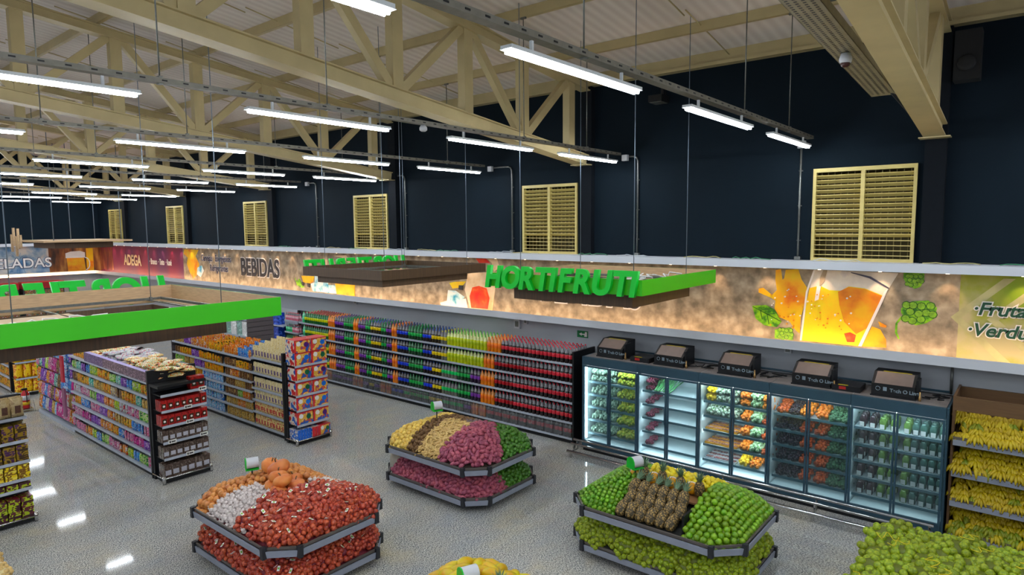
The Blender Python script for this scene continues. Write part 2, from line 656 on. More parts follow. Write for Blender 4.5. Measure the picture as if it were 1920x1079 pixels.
rword = {-3.05: 'nearest row', -6.68: 'second row', -10.35: 'third row', -14.2: 'fourth row', -18.05: 'fifth row', -21.9: 'sixth row', -26.5: 'seventh row', -30.3: 'eighth row', -34.5: 'row beside the left wall'}
sword = {9.52: 'closest to the back wall', 6.75: 'second from the back wall', 3.68: 'third from the back wall', .65: 'fourth from the back wall', -2.25: 'fifth from the back wall', -5.2: 'sixth from the back wall'}
tray_m = mat('cable_tray_zinc', (122, 118, 108), .45, .4, .1, 15)
tr = MB()
tr.box(-.05, .05, -6, 11.6, 0, .004, tray_m)
tr.box(-.05, -.046, -6, 11.6, .004, .05, tray_m)
tr.box(.046, .05, -6, 11.6, .004, .05, tray_m)
for i in range(88):                                    # row of punched slots along the lip
    y = -6 + .2 * i
    tr.box(-.054, -.05, y, y + .05, .018, .032, black)
    tr.box(.05, .054, y, y + .05, .018, .032, black)
tray_me = tr.mesh('cable_tray')
for x in rows:
    rw = rword.get(x, 'row behind the viewpoint')
    t = place('cable_tray', tray_me, (x, 0, 6.0), 'long perforated grey cable tray carrying the %s of lamps' % rw, 'cable tray', 'lamp cable trays')
    for y in (-3, 2.8, 4.7, 8.5, 10.4):
        z1 = roof_z(y)
        MB().tube([(0, y, .0), (0, y, z1 - 6.0)], .008, steel, 5).box(-.03, .03, y - .02, y + .02, -.01, .07, steel).box(-.05, .05, y - .02, y + .02, z1 - 6.03, z1 - 6.0, steel).obj('hanger_rod', t)
    for y in spans:
        l = thing('ceiling_lamp', 'lit white tube lamp in the %s, %s' % (rw, sword[y]), 'lamp', (x, y, 5.84), 0, 'ceiling tube lamps')
        child('lamp_housing', house_me, l)
        child('tube', tube_me, l, (-.02, 0, 0)); child('tube', tube_me, l, (.02, 0, 0))
        child('bracket', br_me, l, (0, .3, 0)); child('bracket', br_me, l, (0, 1.65, 0))

# conduits down the dark wall
cword = ['right of the nearest louvre window', 'left of the nearest louvre window', 'between the two nearest louvre windows', 'left of the second louvre window', 'left of the third roof truss end', 'left of the fourth louvre window']
for i, (x, z, lx) in enumerate([(-1.33, 5.9, None), (-3.26, 5.95, -3.05), (-6.39, 5.97, -6.68), (-9.69, 5.97, -10.35), (-13.45, 5.97, -14.2), (-17.6, 5.97, -18.05)]):
    b = MB()
    pts = [(x, 11.86, 3.98), (x, 11.86, z)]
    if lx and lx != -3.05:
        pts = [(x, 11.86, 3.98), (x, 11.86, z - .08), (x - .03, 11.86, z - .01), (x - .1, 11.86, z + .02), (lx + .1, 11.84, z + .02)]
    b.tube(pts, .018, steel, 8)
    for zz in (4.3, 4.9, 5.5):
        b.box(x - .03, x + .03, 11.87, 11.9, zz, zz + .02, steel)
    t = b.obj('steel_conduit')
    tag(t, 'grey steel conduit down the dark wall, ' + cword[i], 'pipe', 'wall conduits')
    MB().box(x - .05, x + .05, 11.82, 11.9, 3.98, 4.03, steel).obj('base_fitting', t)
    if lx: MB().box((lx if lx != -3.05 else x) - .05, (lx if lx != -3.05 else x) + .07, 11.8, 11.88, z - .06, z + .06, whitem).obj('junction_box', t)

# ================================================================= light shelf and banners
ledge_m = mat('white_ledge_paint', (205, 208, 216), .45, 0, .02, 2)
b = MB()
b.box(LX + .45, 8, 11.45, WY, 3.84, 3.97, ledge_m)
b.box(LX, LX + .45, -9, WY, 3.84, 3.97, ledge_m)
tag(b.obj('trim_11'), 'white upper ledge above the printed banner', kind='structure')
b = MB()
b.box(LX + .45, 8, 11.45, WY, 2.45, 2.475, ledge_m); b.box(LX + .45, 8, 11.45, 11.47, 2.475, 2.60, ledge_m)
b.box(LX, LX + .45, -9, WY, 2.45, 2.475, ledge_m); b.box(LX + .43, LX + .45, -9, 11.47, 2.475, 2.60, ledge_m)
tag(b.obj('trim_12'), 'white lower ledge hiding the warm light strip', kind='structure')
led = glow('warm_led_strip', (1.0, .62, .30), LED_STRENGTH)
tag(MB().box(LX + .5, 8, 11.50, 11.52, 2.48, 2.52, led).obj('led_strip'), 'warm light strip hidden in the ledge under the back wall banner', 'light strip')
tag(MB().box(LX + .5, LX + .52, -9, 11.5, 2.48, 2.52, led).obj('led_strip'), 'warm light strip hidden in the ledge under the left wall banner', 'light strip')
# small downlights under the upper ledge
dl = MB(); dl.lathe([(.035, 0), (.035, .012)], steel, 8); dl_me = dl.mesh('downlight')
dg = MB(); dg.lathe([(.026, -.003), (.026, 0)], glow('warm_downlight', (1.0, .7, .4), 10), 8); dg_me = dg.mesh('downlight_lens')
sp = bpy.data.lights.new('spot', 'SPOT')
sp.energy = 6
sp.color = (1.0, .66, .38)
sp.spot_size = R(75)
sp.spot_blend = .8
sp.shadow_soft_size = .02
for i in range(40):
    x = -.15 - .9 * i
    if i > 38: break
    t = place('downlight', dl_me, (x, 11.66, 3.828), 'tiny warm downlight under the upper ledge over the banner', 'lamp', 'banner downlights')
    child('lens', dg_me, t)
    lo = bpy.data.objects.new('lamp_beam', sp)
    COL.objects.link(lo)
    lo.parent = t
    lo.location = (0, 0, -.01)
    lo.rotation_euler = (R(18), 0, 0)

# ---- banner prints (flat printed panels standing on the ledge)
concrete = print_mat('x', [(0, 0, 0), (1, 1, 1)])
def banner_mat(name, stops, scale, detail=6, stretch=None, rough=.5):
    global nt, tc
    mt = bpy.data.materials.new(name)
    mt.use_nodes = True
    nt = mt.node_tree
    tc = nt.nodes.new('ShaderNodeTexCoord')
    nt.links.new(ramp(noise(scale, detail, stretch, .7 if stretch else 0), stops), nt.nodes['Principled BSDF'].inputs['Base Color'])
    nt.nodes['Principled BSDF'].inputs['Roughness'].default_value = rough
    MATS[name] = mt
    return mt
ban_tan = banner_mat('banner_concrete_print', [(.34, (112, 100, 82)), (.5, (150, 134, 112)), (.66, (182, 166, 142))], 4.5, 12)
ban_purple = banner_mat('banner_purple_print', [(.3, (150, 24, 52)), (.55, (96, 30, 84)), (.7, (74, 34, 96))], .5, 3, (1, 1, .3))
ban_green = banner_mat('banner_lime_print', [(.38, (176, 166, 122)), (.5, (150, 156, 50)), (.62, (120, 146, 4))], 1.3, 5, (1, 1, 1))
ban_blue = banner_mat('banner_ice_print', [(.35, (70, 120, 165)), (.5, (160, 176, 190)), (.6, (206, 196, 186))], 1.6, 6)
ban_brown = banner_mat('banner_bar_print', [(.35, (50, 26, 12)), (.5, (130, 70, 20)), (.66, (200, 140, 70))], 2.4, 5, (1, 1, .25))
w_yel = banner_mat('watercolour_yellow', [(.35, (236, 196, 0)), (.55, (244, 170, 0)), (.7, (232, 90, 0))], 2.2, 5)
w_lime = banner_mat('watercolour_lime', [(.35, (214, 214, 0)), (.55, (240, 200, 0)), (.7, (246, 170, 0))], 1.8, 6)
w_amb = banner_mat('watercolour_amber', [(.35, (226, 170, 0)), (.55, (226, 130, 0)), (.7, (190, 90, 0))], 2.6, 8)
w_red = banner_mat('watercolour_red', [(.35, (220, 20, 10)), (.55, (232, 70, 10)), (.7, (240, 140, 60))], 3, 5)
w_foam = banner_mat('watercolour_white', [(.35, (206, 196, 186)), (.55, (226, 216, 200)), (.68, (196, 186, 190))], 3, 6)
w_green = banner_mat('watercolour_green', [(.35, (40, 110, 0)), (.5, (110, 176, 0)), (.65, (150, 200, 10))], 9, 3)
w_ice = banner_mat('watercolour_ice', [(.35, (40, 150, 190)), (.48, (170, 214, 226)), (.6, (226, 232, 232))], 4, 4)
w_cream = banner_mat('watercolour_cream', [(.35, (214, 170, 120)), (.5, (226, 200, 160)), (.7, (236, 216, 190))], 3, 4)
w_white = mat('print_white', (236, 230, 226), .5, 0, .02)
w_dark = mat('print_charcoal', (46, 42, 46), .5, 0, .03)
w_dgreen = mat('print_dark_green', (10, 66, 44), .5, 0, .03)
w_navy = mat('print_navy', (60, 60, 86), .5, 0, .03)
w_plum = mat('print_plum', (70, 70, 90), .5)
ART={'splash': [(-3.62,3.78),(-3.53,3.8),(-3.5,3.61),(-3.47,3.64),(-3.45,3.79),(-3.24,3.81),(-3.18,3.63),(-3.09,3.5),(-3.12,3.18),(-3.17,2.97),(-3.18,2.68),(-3.24,2.72),(-3.35,2.87),(-3.53,2.94),(-3.62,3.09),(-3.61,3.23),(-3.67,3.27),(-3.91,3.36),(-3.91,3.43),(-3.83,3.45),(-3.67,3.33),(-3.59,3.42),(-3.62,3.61)],'foam': [(-2.98,3.81),(-1.72,3.8),(-1.86,3.52),(-1.93,3.43),(-2.19,3.51),(-2.43,3.54),(-2.54,3.45),(-3.04,3.48)],'beer': [(-3.04,3.49),(-2.88,3.54),(-2.73,3.47),(-2.55,3.47),(-2.43,3.55),(-2.19,3.53),(-1.93,3.43),(-2.24,2.56),(-3.16,2.56),(-3.08,3.26)],'amber': [(-2.59,3.45),(-2.43,3.54),(-2.19,3.52),(-1.93,3.42),(-2.12,2.88),(-2.29,2.76),(-2.48,2.95),(-2.56,3.22)],'red': [(-2.47,2.75),(-2.38,2.78),(-2.29,2.74),(-2.31,2.62),(-2.42,2.61)],'edge1': [(-2.99,3.8),(-2.96,3.8),(-3.07,3.42),(-3.14,2.56),(-3.17,2.56),(-3.1,3.42)],'edge2': [(-1.91,3.49),(-1.85,3.56),(-1.91,3.37),(-2.2,2.56),(-2.25,2.56),(-1.96,3.34)],'rim': [(-2.4,3.79),(-2.11,3.73),(-1.84,3.56),(-1.85,3.54),(-2.13,3.7),(-2.41,3.78)],'gleam': [(-2.83,3.81),(-2.77,3.81),(-2.81,3.62),(-2.88,3.51),(-2.88,3.67)],'gleam2': [(-2.92,3.54),(-2.86,3.53),(-2.89,3.3),(-2.95,3.27)],'leaf': [(-4.01,3.11),(-3.77,3.14),(-3.62,3.07),(-3.49,2.86),(-3.57,2.76),(-3.78,2.77),(-3.94,2.88)],'hop1': [(-1.65,3.81),(-1.37,3.81),(-1.37,3.71),(-1.41,3.6),(-1.49,3.56),(-1.6,3.63),(-1.65,3.72)],'hop2': [(-1.66,3.24),(-1.52,3.36),(-1.3,3.39),(-1.18,3.28),(-1.21,3.11),(-1.31,3.03),(-1.45,2.98),(-1.59,3.08),(-1.66,3.17)],'stem2': [(-1.66,3.11),(-1.63,3.09),(-1.7,2.99),(-1.7,2.85),(-1.66,2.74),(-1.68,2.74),(-1.73,2.83),(-1.73,2.99)],'hop3': [(-3.6,2.71),(-3.34,2.77),(-3.28,2.66),(-3.29,2.55),(-3.6,2.55)],'slice': [(-2.06,2.91),(-1.94,2.87),(-1.85,2.71),(-1.84,2.58),(-2.2,2.56)],'drop': [(-1.97,3.0),(-1.85,2.94),(-1.86,2.91),(-1.94,2.92)],'pine1': [(-18.95,2.97),(-18.83,2.83),(-18.7,2.94),(-18.58,2.8),(-18.4,2.67),(-18.59,2.64),(-18.84,2.72)],'lemon1': [(-18.56,3.04),(-17.84,3.05),(-17.92,2.87),(-18.07,2.81),(-18.45,2.83)],'ice1': [(-17.81,3.06),(-17.07,3.05),(-17.11,2.81),(-17.47,2.72),(-17.8,2.81)],'ice2': [(-17.29,2.8),(-16.65,2.83),(-16.64,2.56),(-17.94,2.57),(-18.04,2.81),(-17.7,2.88)],'drink1': [(-16.73,2.9),(-15.77,2.89),(-15.78,2.55),(-16.67,2.56)],'olive1': [(-18.54,2.84),(-18.42,2.83),(-18.42,2.72),(-18.53,2.72)],'olive2': [(-18.23,2.82),(-18.07,2.81),(-18.09,2.68),(-18.22,2.7)],'ice3': [(-11.85,2.95),(-11.57,2.95),(-11.26,2.81),(-11.5,2.57),(-11.9,2.66)],'splash3': [(-12.15,2.6),(-11.9,2.67),(-11.22,2.77),(-11.15,2.51),(-12.11,2.51)],'glass2': [(-11.13,3.41),(-10.31,3.49),(-10.21,3.17),(-10.32,2.53),(-11.07,2.52),(-11.25,3.0)],'red2': [(-10.98,3.07),(-10.76,3.12),(-10.5,3.07),(-10.41,2.83),(-10.47,2.56),(-11.03,2.55),(-11.08,2.84)],'straw2': [(-11.8,3.14),(-11.6,3.18),(-11.21,3.21),(-11.37,3.05),(-11.69,3.0)],'olive3': [(-11.45,3.1),(-11.31,3.1),(-11.31,2.98),(-11.47,2.99)],'red3': [(-10.86,3.8),(-10.52,3.8),(-10.38,3.7),(-10.75,3.69)],'cream3': [(-10.52,3.81),(-10.16,3.8),(-10.09,3.6),(-10.27,3.49),(-10.34,3.71)],'cream1': [(-16.83,3.73),(-16.15,3.76),(-15.95,3.57),(-16.0,3.52),(-16.38,3.69)],'carrot': [(-26.61,3.5),(-26.0,3.56),(-25.67,3.21),(-25.86,2.78),(-26.25,2.59),(-26.55,2.86),(-26.74,3.17)],'orange0': [(-26.91,3.76),(-25.66,3.76),(-25.96,3.48),(-26.62,3.42),(-26.98,3.58)],'ice0': [(-25.83,3.05),(-25.46,3.15),(-25.3,2.95),(-25.6,2.68),(-25.91,2.78)]}
BY = 11.85
def banner(label, x0, x1, mt):
    t = thing('printed_banner', label, 'banner', ((x0 + x1) / 2, BY, 2.475))
    t['group'] = 'banners along the walls'
    MB().box(x0 - t.location.x, x1 - t.location.x, 0, .05, 0, 1.365, mt).obj('panel', t)
    return t
def art(t, keys, name='printed_picture'):
    b = MB()
    for i, (k, mt) in enumerate(keys):
        pts = [(x - t.location.x, min(max(z - 2.475, .002), 1.363)) for x, z in ART[k]]
        b.prism(pts, 'Y', -.003 - .0022 * i, 0, mt)
    return b
def words(t, body, x, z, size, mt, sx=1, off=0, shear=0, outline=None, oo=.02):
    if outline:
        text('lettering_outline', body, size, outline, (x - t.location.x, -.012, z - 2.475), FACE_S, t, .003, off + oo, shear, sx)
    return text('lettering', body, size, mt, (x - t.location.x, -.022, z - 2.475), FACE_S, t, .004, off, shear, sx)
t = banner('purple wine banner reading ADEGA on the far back wall', LX + .02, -27.05, ban_purple)
words(t, 'ADEGA', -33.15, 2.95, .66, w_cream, .88, .02)
words(t, '· Branco  · Tinto  · Rosé', -30.3, 3.06, .36, w_white, .62, .006)
b = MB()
for i in range(14):
    x = LX + .1 + i * .12
    b.box(x - t.location.x, x + .06 - t.location.x, -.004, 0, .1 + .02 * (i % 5), 1.3 - .09 * (i % 4), ban_brown)
b.obj('printed_picture', t)
t = banner('concrete-look drinks banner reading BEBIDAS with painted drinks and fruit', -27.05, -.9, ban_tan)
art(t, [('orange0', w_yel), ('carrot', w_yel), ('ice0', w_ice), ('cream1', w_cream), ('pine1', w_green), ('lemon1', w_yel), ('ice1', w_ice), ('ice2', w_ice), ('drink1', w_yel), ('olive1', w_dark), ('olive2', w_dark)]).obj('printed_picture', t)
art(t, [('cream3', w_cream), ('red3', w_red), ('straw2', w_lime), ('splash3', w_white), ('ice3', w_ice), ('glass2', w_cream), ('red2', w_red), ('olive3', w_dark)]).obj('printed_picture', t)
b = art(t, [('splash', w_yel), ('slice', w_yel), ('foam', w_foam), ('beer', w_lime), ('amber', w_amb), ('red', w_red), ('edge1', w_white), ('edge2', w_white), ('rim', w_plum), ('gleam', ban_tan), ('gleam2', w_white), ('leaf', w_green), ('drop', w_yel)])
random.seed(3)
for i in range(60):                                      # bubbles in the painted glass
    x, z, r_ = random.uniform(-3.7, -2.35), random.uniform(2.75, 3.45), random.uniform(.006, .016)
    b.prism([(x - t.location.x + r_ * math.cos(a), z - 2.475 + r_ * math.sin(a)) for a in (0, 1, 2.1, 3.1, 4.2, 5.2)], 'Y', -.034, 0, w_white if i % 2 else w_amb)
b.obj('printed_picture', t)
b = art(t, [('stem2', w_green), ('hop1', w_green), ('hop2', w_green), ('hop3', w_green)])
b2 = mat('print_leaf_light', (120, 170, 30), .5, 0, .25, 20)
b3 = mat('print_leaf_dark', (40, 96, 10), .5, 0, .1, 20)
for key in ('hop1', 'hop2', 'hop3'):                      # overlapping scales of the hop cones
    P_ = ART[key]
    cx_, cz_ = sum(q[0] for q in P_) / len(P_), sum(q[1] for q in P_) / len(P_)
    hw = max(q[0] for q in P_) - cx_
    hh = max(q[1] for q in P_) - cz_
    for j in range(3):
        for i in range(4):
            ux = (i - 1.5 + .5 * (j % 2)) * .42 + .06 * math.sin(i * 5 + j * 3)
            uz = (1 - j) * .55 + .08 * math.sin(i * 3 + j)
            if ux * ux + uz * uz > .85: continue
            for rr, mm, dy in ((1, b3, -.013), (.82, b2, -.015)):
                sc_ = .26 * rr
                x, z = cx_ + ux * hw - t.location.x, cz_ + uz * hh - 2.475
                b.prism([(x + sc_ * hw * math.cos(a), z + sc_ * 1.2 * hh * math.sin(a)) for a in [q * PI / 4 for q in range(8)]], 'Y', dy, 0, mm)
b.obj('printed_picture', t)
vein = MB()
for a, c in (((-4.0, 3.10), (-3.5, 2.87)), ((-3.86, 3.04), (-3.82, 2.88)), ((-3.86, 3.04), (-3.7, 3.08)), ((-3.74, 2.98), (-3.7, 2.8)), ((-3.74, 2.98), (-3.6, 3.0))):
    vein.bar((a[0] - t.location.x, -.032, a[1] - 2.475), (c[0] - t.location.x, -.032, c[1] - 2.475), .012, .004, b3, (0, 1, 0))
vein.obj('printed_picture', t)
words(t, 'Cervejas   Energéticos', -25.45, 3.34, .36, w_navy, .72, .004, 0, w_white, .012)
words(t, 'Refrigerantes', -24.75, 2.97, .36, w_navy, .72, .004, 0, w_white, .012)
words(t, 'BEBIDAS', -22.42, 2.92, .86, w_dark, .80, .022, 0, w_white, .03)
words(t, 'BEBIDAS', -8.85, 2.90, .86, w_dark, .80, .022, 0, w_white, .03)
t = banner('lime green produce banner reading Frutas and Verduras at the right edge', -.9, 8, ban_green)
b = MB()
chev = mat('lime_chevron_print', (176, 170, 120), .5, 0, .2, 3)
for (x_, z_) in ((-.55, .68), (-.1, .68), (.9, .68), (1.9, .68)):
    for sg in (1, -1):
        b.prism([(x_ + .45, z_), (x_ + .45 + .62, z_ + sg * .62), (x_ + .45 + .76, z_ + sg * .62), (x_ + .45 + .14, z_)], 'Y', -.003, 0, chev)
b.v = [(q[0] - .9 - t.location.x, q[1], q[2]) for q in b.v]
b.obj('printed_picture', t)
words(t, '·Frutas', -.74, 3.22, .27, w_dgreen, 1, .005, .25, w_white, .016)
words(t, '·Verduras', -.80, 2.90, .27, w_dgreen, 1, .005, .25, w_white, .016)
# left wall banner
t = thing('printed_banner', 'icy blue banner reading GELADAS with a beer mug on the left wall', 'banner', (LX + .05, 4, 2.475))
t['group'] = 'banners along the walls'
MB().box(-.05, 0, -13, 5.7, 0, 1.365, ban_blue).obj('panel', t)
MB().box(0, .004, 5.7, 7.85, 0, 1.365, ban_brown).obj('panel', t, 'brown bar-room part of the print')
b = MB()
b.prism([(6.45, .1), (7.2, .1), (7.15, .78), (6.42, .78)], 'X', .006, .01, w_amb)
b.prism([(6.38, .75), (7.2, .75), (7.2, 1.0), (7.0, 1.08), (6.6, 1.06), (6.38, .98)], 'X', .006, .014, w_white)
b.prism([(7.25, .1), (7.55, .1), (7.55, 1.2), (7.25, 1.2)], 'X', .006, .009, w_yel)
b.obj('printed_picture', t)
ring = [(7.2 + (.18) * math.sin(a) * 1.0, .45 + .30 * math.cos(a)) for a in [PI * i / 8 for i in range(9)]]
MB().tube([(.02, u, v) for u, v in ring], .022, w_white, 6).obj('printed_picture', t)
b = MB()
random.seed(5)
for i in range(26):                                     # frost crystal strokes
    a = random.uniform(0, 2 * PI); q = random.uniform(.2, .75)
    cy_, cz_ = 4.5 + q * math.cos(a) * 1.1, .75 + q * math.sin(a) * .75
    dy_, dz_ = .14 * math.cos(a), .09 * math.sin(a)
    if not (.08 < cz_ - abs(dz_) and cz_ + abs(dz_) < 1.3): continue
    b.bar((.004, cy_ - dy_, cz_ - dz_), (.004, cy_ + dy_, cz_ + dz_), .006, .05, mat('print_ice_blue', (46, 130, 180), .5, 0, .2, 12), (1, 0, 0))
b.obj('printed_picture', t)
text('lettering_outline', 'GELADAS', .62, w_navy, (.02, 3.2, .38), FACE_E, t, .003, .03, 0, .98)
text('lettering', 'GELADAS', .62, w_white, (.03, 3.2, .38), FACE_E, t, .003, .008, 0, .98)

# ================================================================= hanging signs
def frame4(mb, x0, x1, y0, y1, z0, z1, th, mo, mi=None, skip=''):
    """rectangular ring of four boards; outer faces mo, inner faces mi"""
    mi = mi or mo
    for (a, b_, c, d, fi) in ((x0, x1, y0, y0 + th, 'y'), (x0, x1, y1 - th, y1, 'Y'), (x0, x0 + th, y0 + th, y1 - th, 'x'), (x1 - th, x1, y0 + th, y1 - th, 'X')):
        if fi in skip: continue
        n0 = len(mb.f)
        mb.box(a, b_, c, d, z0, z1, mo)
        k = mb.mid(mi)          # box faces: bottom, top, -y, +x, +y, -x
        mb.mi[n0 + {'y': 4, 'Y': 2, 'x': 3, 'X': 5}[fi]] = k
def hang_sign(label, x0, x1, y0, y1, z0, z1, outer, inner, lower_inset, lower_h, wires):
    t = thing('hanging_sign', label, 'sign', (x0, y0, z0))
    W_, D_, H_ = x1 - x0, y1 - y0, z1 - z0
    b = MB(); frame4(b, 0, W_, 0, D_, 0, H_, .018, outer, inner); b.obj('band', t)
    i_ = lower_inset
    b = MB(); frame4(b, i_, W_ - i_, i_, D_ - i_, -lower_h, -.002, .018, wood_dark, wood_dark); b.obj('lower_box', t)
    b = MB()
    for (a, b_, c, d) in ((.02, W_ - .02, .02, .3), (.02, W_ - .02, D_ - .3, D_ - .02), (.02, .3, .3, D_ - .3), (W_ - .3, W_ - .02, .3, D_ - .3)):
        b.box(a, b_, c, d, .0, .012, wood_tan)
    b.obj('inner_board', t)
    b = MB()
    for (a, b_, c, d) in ((.25, W_ - .25, .30, .34), (.25, W_ - .25, D_ - .34, D_ - .30), (.30, .34, .3, D_ - .3), (W_ - .34, W_ - .30, .3, D_ - .3)):
        b.box(a, b_, c, d, .05, .09, steel)
    for k in range(3):
        q = .5 + k * (D_ - 1) / 2
        b.box(.02, W_ - .02, q - .015, q + .015, .03, .05, steel)
    b.obj('steel_frame', t)
    for k, (wx, wy) in enumerate(wires):
        MB().tube([(wx, wy, .06), (wx, wy, roof_z(y0 + wy) - z0 + .18)], .006, cable_m, 5).box(wx - .02, wx + .02, wy - .02, wy + .02, .05, .12, steel).obj('cable', t)
    return t
ADV = {'H': .74, 'O': .80, 'R': .69, 'T': .60, 'I': .36, 'F': .60, 'U': .74}
def sign_letters(t, size, start, rot, width, th, z):
    wd = 'HORTIFRUTI'
    tot = sum(ADV[c] for c in wd)
    k = width / (tot * size)
    x = 0
    d = {FACE_S: Vector((1, 0, 0)), FACE_W: Vector((0, -1, 0))}[rot]
    for c in wd:
        p = Vector(start) + d * x
        text('letter', c, size, green_text, (p.x, p.y, z), rot, t, th, .020 * size / .5, .18, k)
        x += ADV[c] * size * k
cable_w = mat('white_cable', (222, 222, 218), .5, 0, .03, 6)
def loose_wires(t, W_, D_, n, seed):
    random.seed(seed)
    for j in range(n):
        b = MB()
        x, y = random.uniform(W_ - 1.0, W_ - .35), random.uniform(.3, D_ - .5)
        pts = []
        for i in range(9):
            pts.append((x + random.uniform(-.16, .16), y + i * .10 + random.uniform(-.05, .05), .10 + .07 * abs(math.sin(i * 1.1 + j))))
        b.tube(pts, .011, cable_w, 5)
        b.obj('loose_wire', t)
s1 = hang_sign('big green hanging sign at the left, letters seen reversed from behind', -12.07, -8.48, .9, 5.06, 3.335, 3.60, green_face, wood_tan, .55, .24,
               [(.5, .6), (W1 := 3.35, 3.4), (3.35, 1.05), (.5, 3.6)])
loose_wires(s1, 3.59, 4.16, 9, 4)
MB().box(1.2, 3.2, 1.0, 2.2, .012, .05, wood_tan).obj('inner_panel', s1)
MB().tube([(2.4, 2.0, .10), (2.4, 3.0, .10)], .02, steel, 6).obj('pipe', s1)
sign_letters(s1, .62, (-.03, 4.12, 0), FACE_W, 3.5, .03, -.01)
s2 = hang_sign('dark wood hanging sign in the middle with green letters seen reversed', -11.77, -9.25, 7.55, 10.40, 3.62, 3.80, wood_dark, wood_dark, .0, .0, [(.35, .3), (2.3, .25), (2.25, 2.55), (.3, 2.5), (2.05, .9)])
for c in list(s2.children):
    if c.name.startswith(('lower_box', 'inner_board')): bpy.data.objects.remove(c)
b = MB(); frame4(b, .40, 2.44, .08, 2.35, -.13, -.002, .018, wood_dark); b.obj('lower_box', s2)
MB().box(1.3, 1.75, .9, 2.3, .03, .06, green_face).obj('green_panel', s2)
sign_letters(s2, .43, (-.03, 2.84, 0), FACE_W, 2.8, .03, .0)
s3 = hang_sign('green hanging sign with HORTIFRUTI letters in front of the banner', -7.05, -4.20, 7.95, 10.55, 3.62, 3.84, green_face, wood_tan, .32, .22, [(.4, .4), (2.5, .4), (2.5, 2.2), (.4, 2.2)])
loose_wires(s3, 2.85, 2.6, 4, 9)
sign_letters(s3, .48, (.0, -.035, 0), FACE_S, 2.83, .03, .0)
for s_, g in ((s1, 1), (s2, 1), (s3, 1)): s_['group'] = 'hanging produce signs'

# wooden canopy near the far corner
t = thing('hanging_canopy', 'thin pale wooden canopy hanging by the far left corner', 'canopy', (-31.9, 7.45, 4.0))
MB().box(0, 3.6, 0, 3.0, .12, .19, wood_tan).obj('roof_board', t)
b = MB(); frame4(b, .4, 3.0, .5, 2.5, -.12, .12, .03, wood_dark); b.obj('lower_box', t)
for i, (x, y) in enumerate([(.3, .5), (3.3, .4), (.4, 2.7), (3.3, 2.7), (1.8, 1.4)]):
    MB().tube([(x, y, .15), (x, y, roof_z(7.45 + y) - 4.0 + .18)], .015, cable_m, 5).obj('cable', t)
for i in range(5):
    MB().box(-.25 + .3 * i, -.10 + .3 * i, -.1, -.04, [-.28, -.05, -.45, -.15, -.1][i], [.42, .68, .35, .65, .40][i], wood_tan).obj('upright_letter', t)

# ================================================================= small things on the walls
t = thing('exit_sign', 'green emergency exit sign with white arrow above the drinks wall end', 'sign', (-7.73, 11.9, 2.20))
MB().box(-.14, .14, -.012, 0, -.075, .075, mat('exit_green', (0, 120, 62), .4, 0, .02)).obj('plate', t)
b = MB(); b.box(-.02, .09, -.018, -.012, -.012, .012, w_white); b.prism([(-.09, 0), (-.02, .035), (-.02, -.035)], 'Y', -.018, -.012, w_white); b.prism([(.05, -.05), (.12, -.05), (.12, .055), (.07, .055)], 'Y', -.0185, -.012, w_white)
b.obj('arrow', t)
for i, (x, z, w_, h_, lb) in enumerate([(-9.56, 2.27, .17, .22, 'larger white junction box under the ledge over the drinks wall'), (-9.30, 2.35, .10, .11, 'smaller white socket box beside the larger one under the ledge'),
                              (-3.37, 2.36, .12, .10, 'grey socket box under the ledge above the coolers'), (-15.77, 2.36, .12, .10, 'small grey box under the ledge at the far drinks wall')]):
    t = tag(MB().box(x - w_ / 2, x + w_ / 2, 11.84, 11.9, z - h_ / 2, z + h_ / 2, whitem).obj('junction_box'), lb, 'electrical box', 'boxes under the ledge')
    MB().box(x - w_ * .3, x + w_ * .3, 11.832, 11.84, z - h_ * .3, z + h_ * .3, steel).obj('cover', t)
tag(MB().tube([(-.94, 11.86, 1.95), (-.94, 11.86, 2.45)], .02, steel, 8).obj('steel_conduit'), 'short conduit on the pale wall above the banana rack', 'pipe')
# security camera, speaker, smoke detector
t = thing('security_camera', 'dark camera box hanging on the dark wall beside the first lamps', 'camera', (-5.85, 11.7, 7.0))
MB().box(-.14, .14, -.2, .12, -.05, .08, black).obj('body', t); MB().box(-.03, .03, .1, .2, -.03, .3, black).obj('bracket', t)
MB().box(-.12, .12, -.18, .1, -.06, -.05, steel).obj('lens_plate', t)
t = thing('wall_speaker', 'black loudspeaker high in the corner at the top right', 'speaker', (-.95, 11.66, 7.0))
MB().box(-.16, .16, -.16, .14, -.35, .35, mat('speaker_black', (8, 8, 10), .8)).obj('cabinet', t)
MB().lathe([(.12, 0), (.1, .02), (.03, .01)], mat('speaker_cone', (14, 14, 16), .7), 14, M=Matrix.Translation((0, -.18, -.12)) @ Matrix.Rotation(PI / 2, 4, 'X')).obj('cone', t)
MB().box(-.04, .04, .12, .24, -.05, .05, black).obj('bracket', t)
t = thing('smoke_detector', 'small white detector hanging under the second lamp tray', 'detector', (-6.68, 6.25, 5.93))
MB().lathe([(.03, .07), (.055, .03), (.055, 0), (.03, -.02)], whitem, 12).obj('body', t)
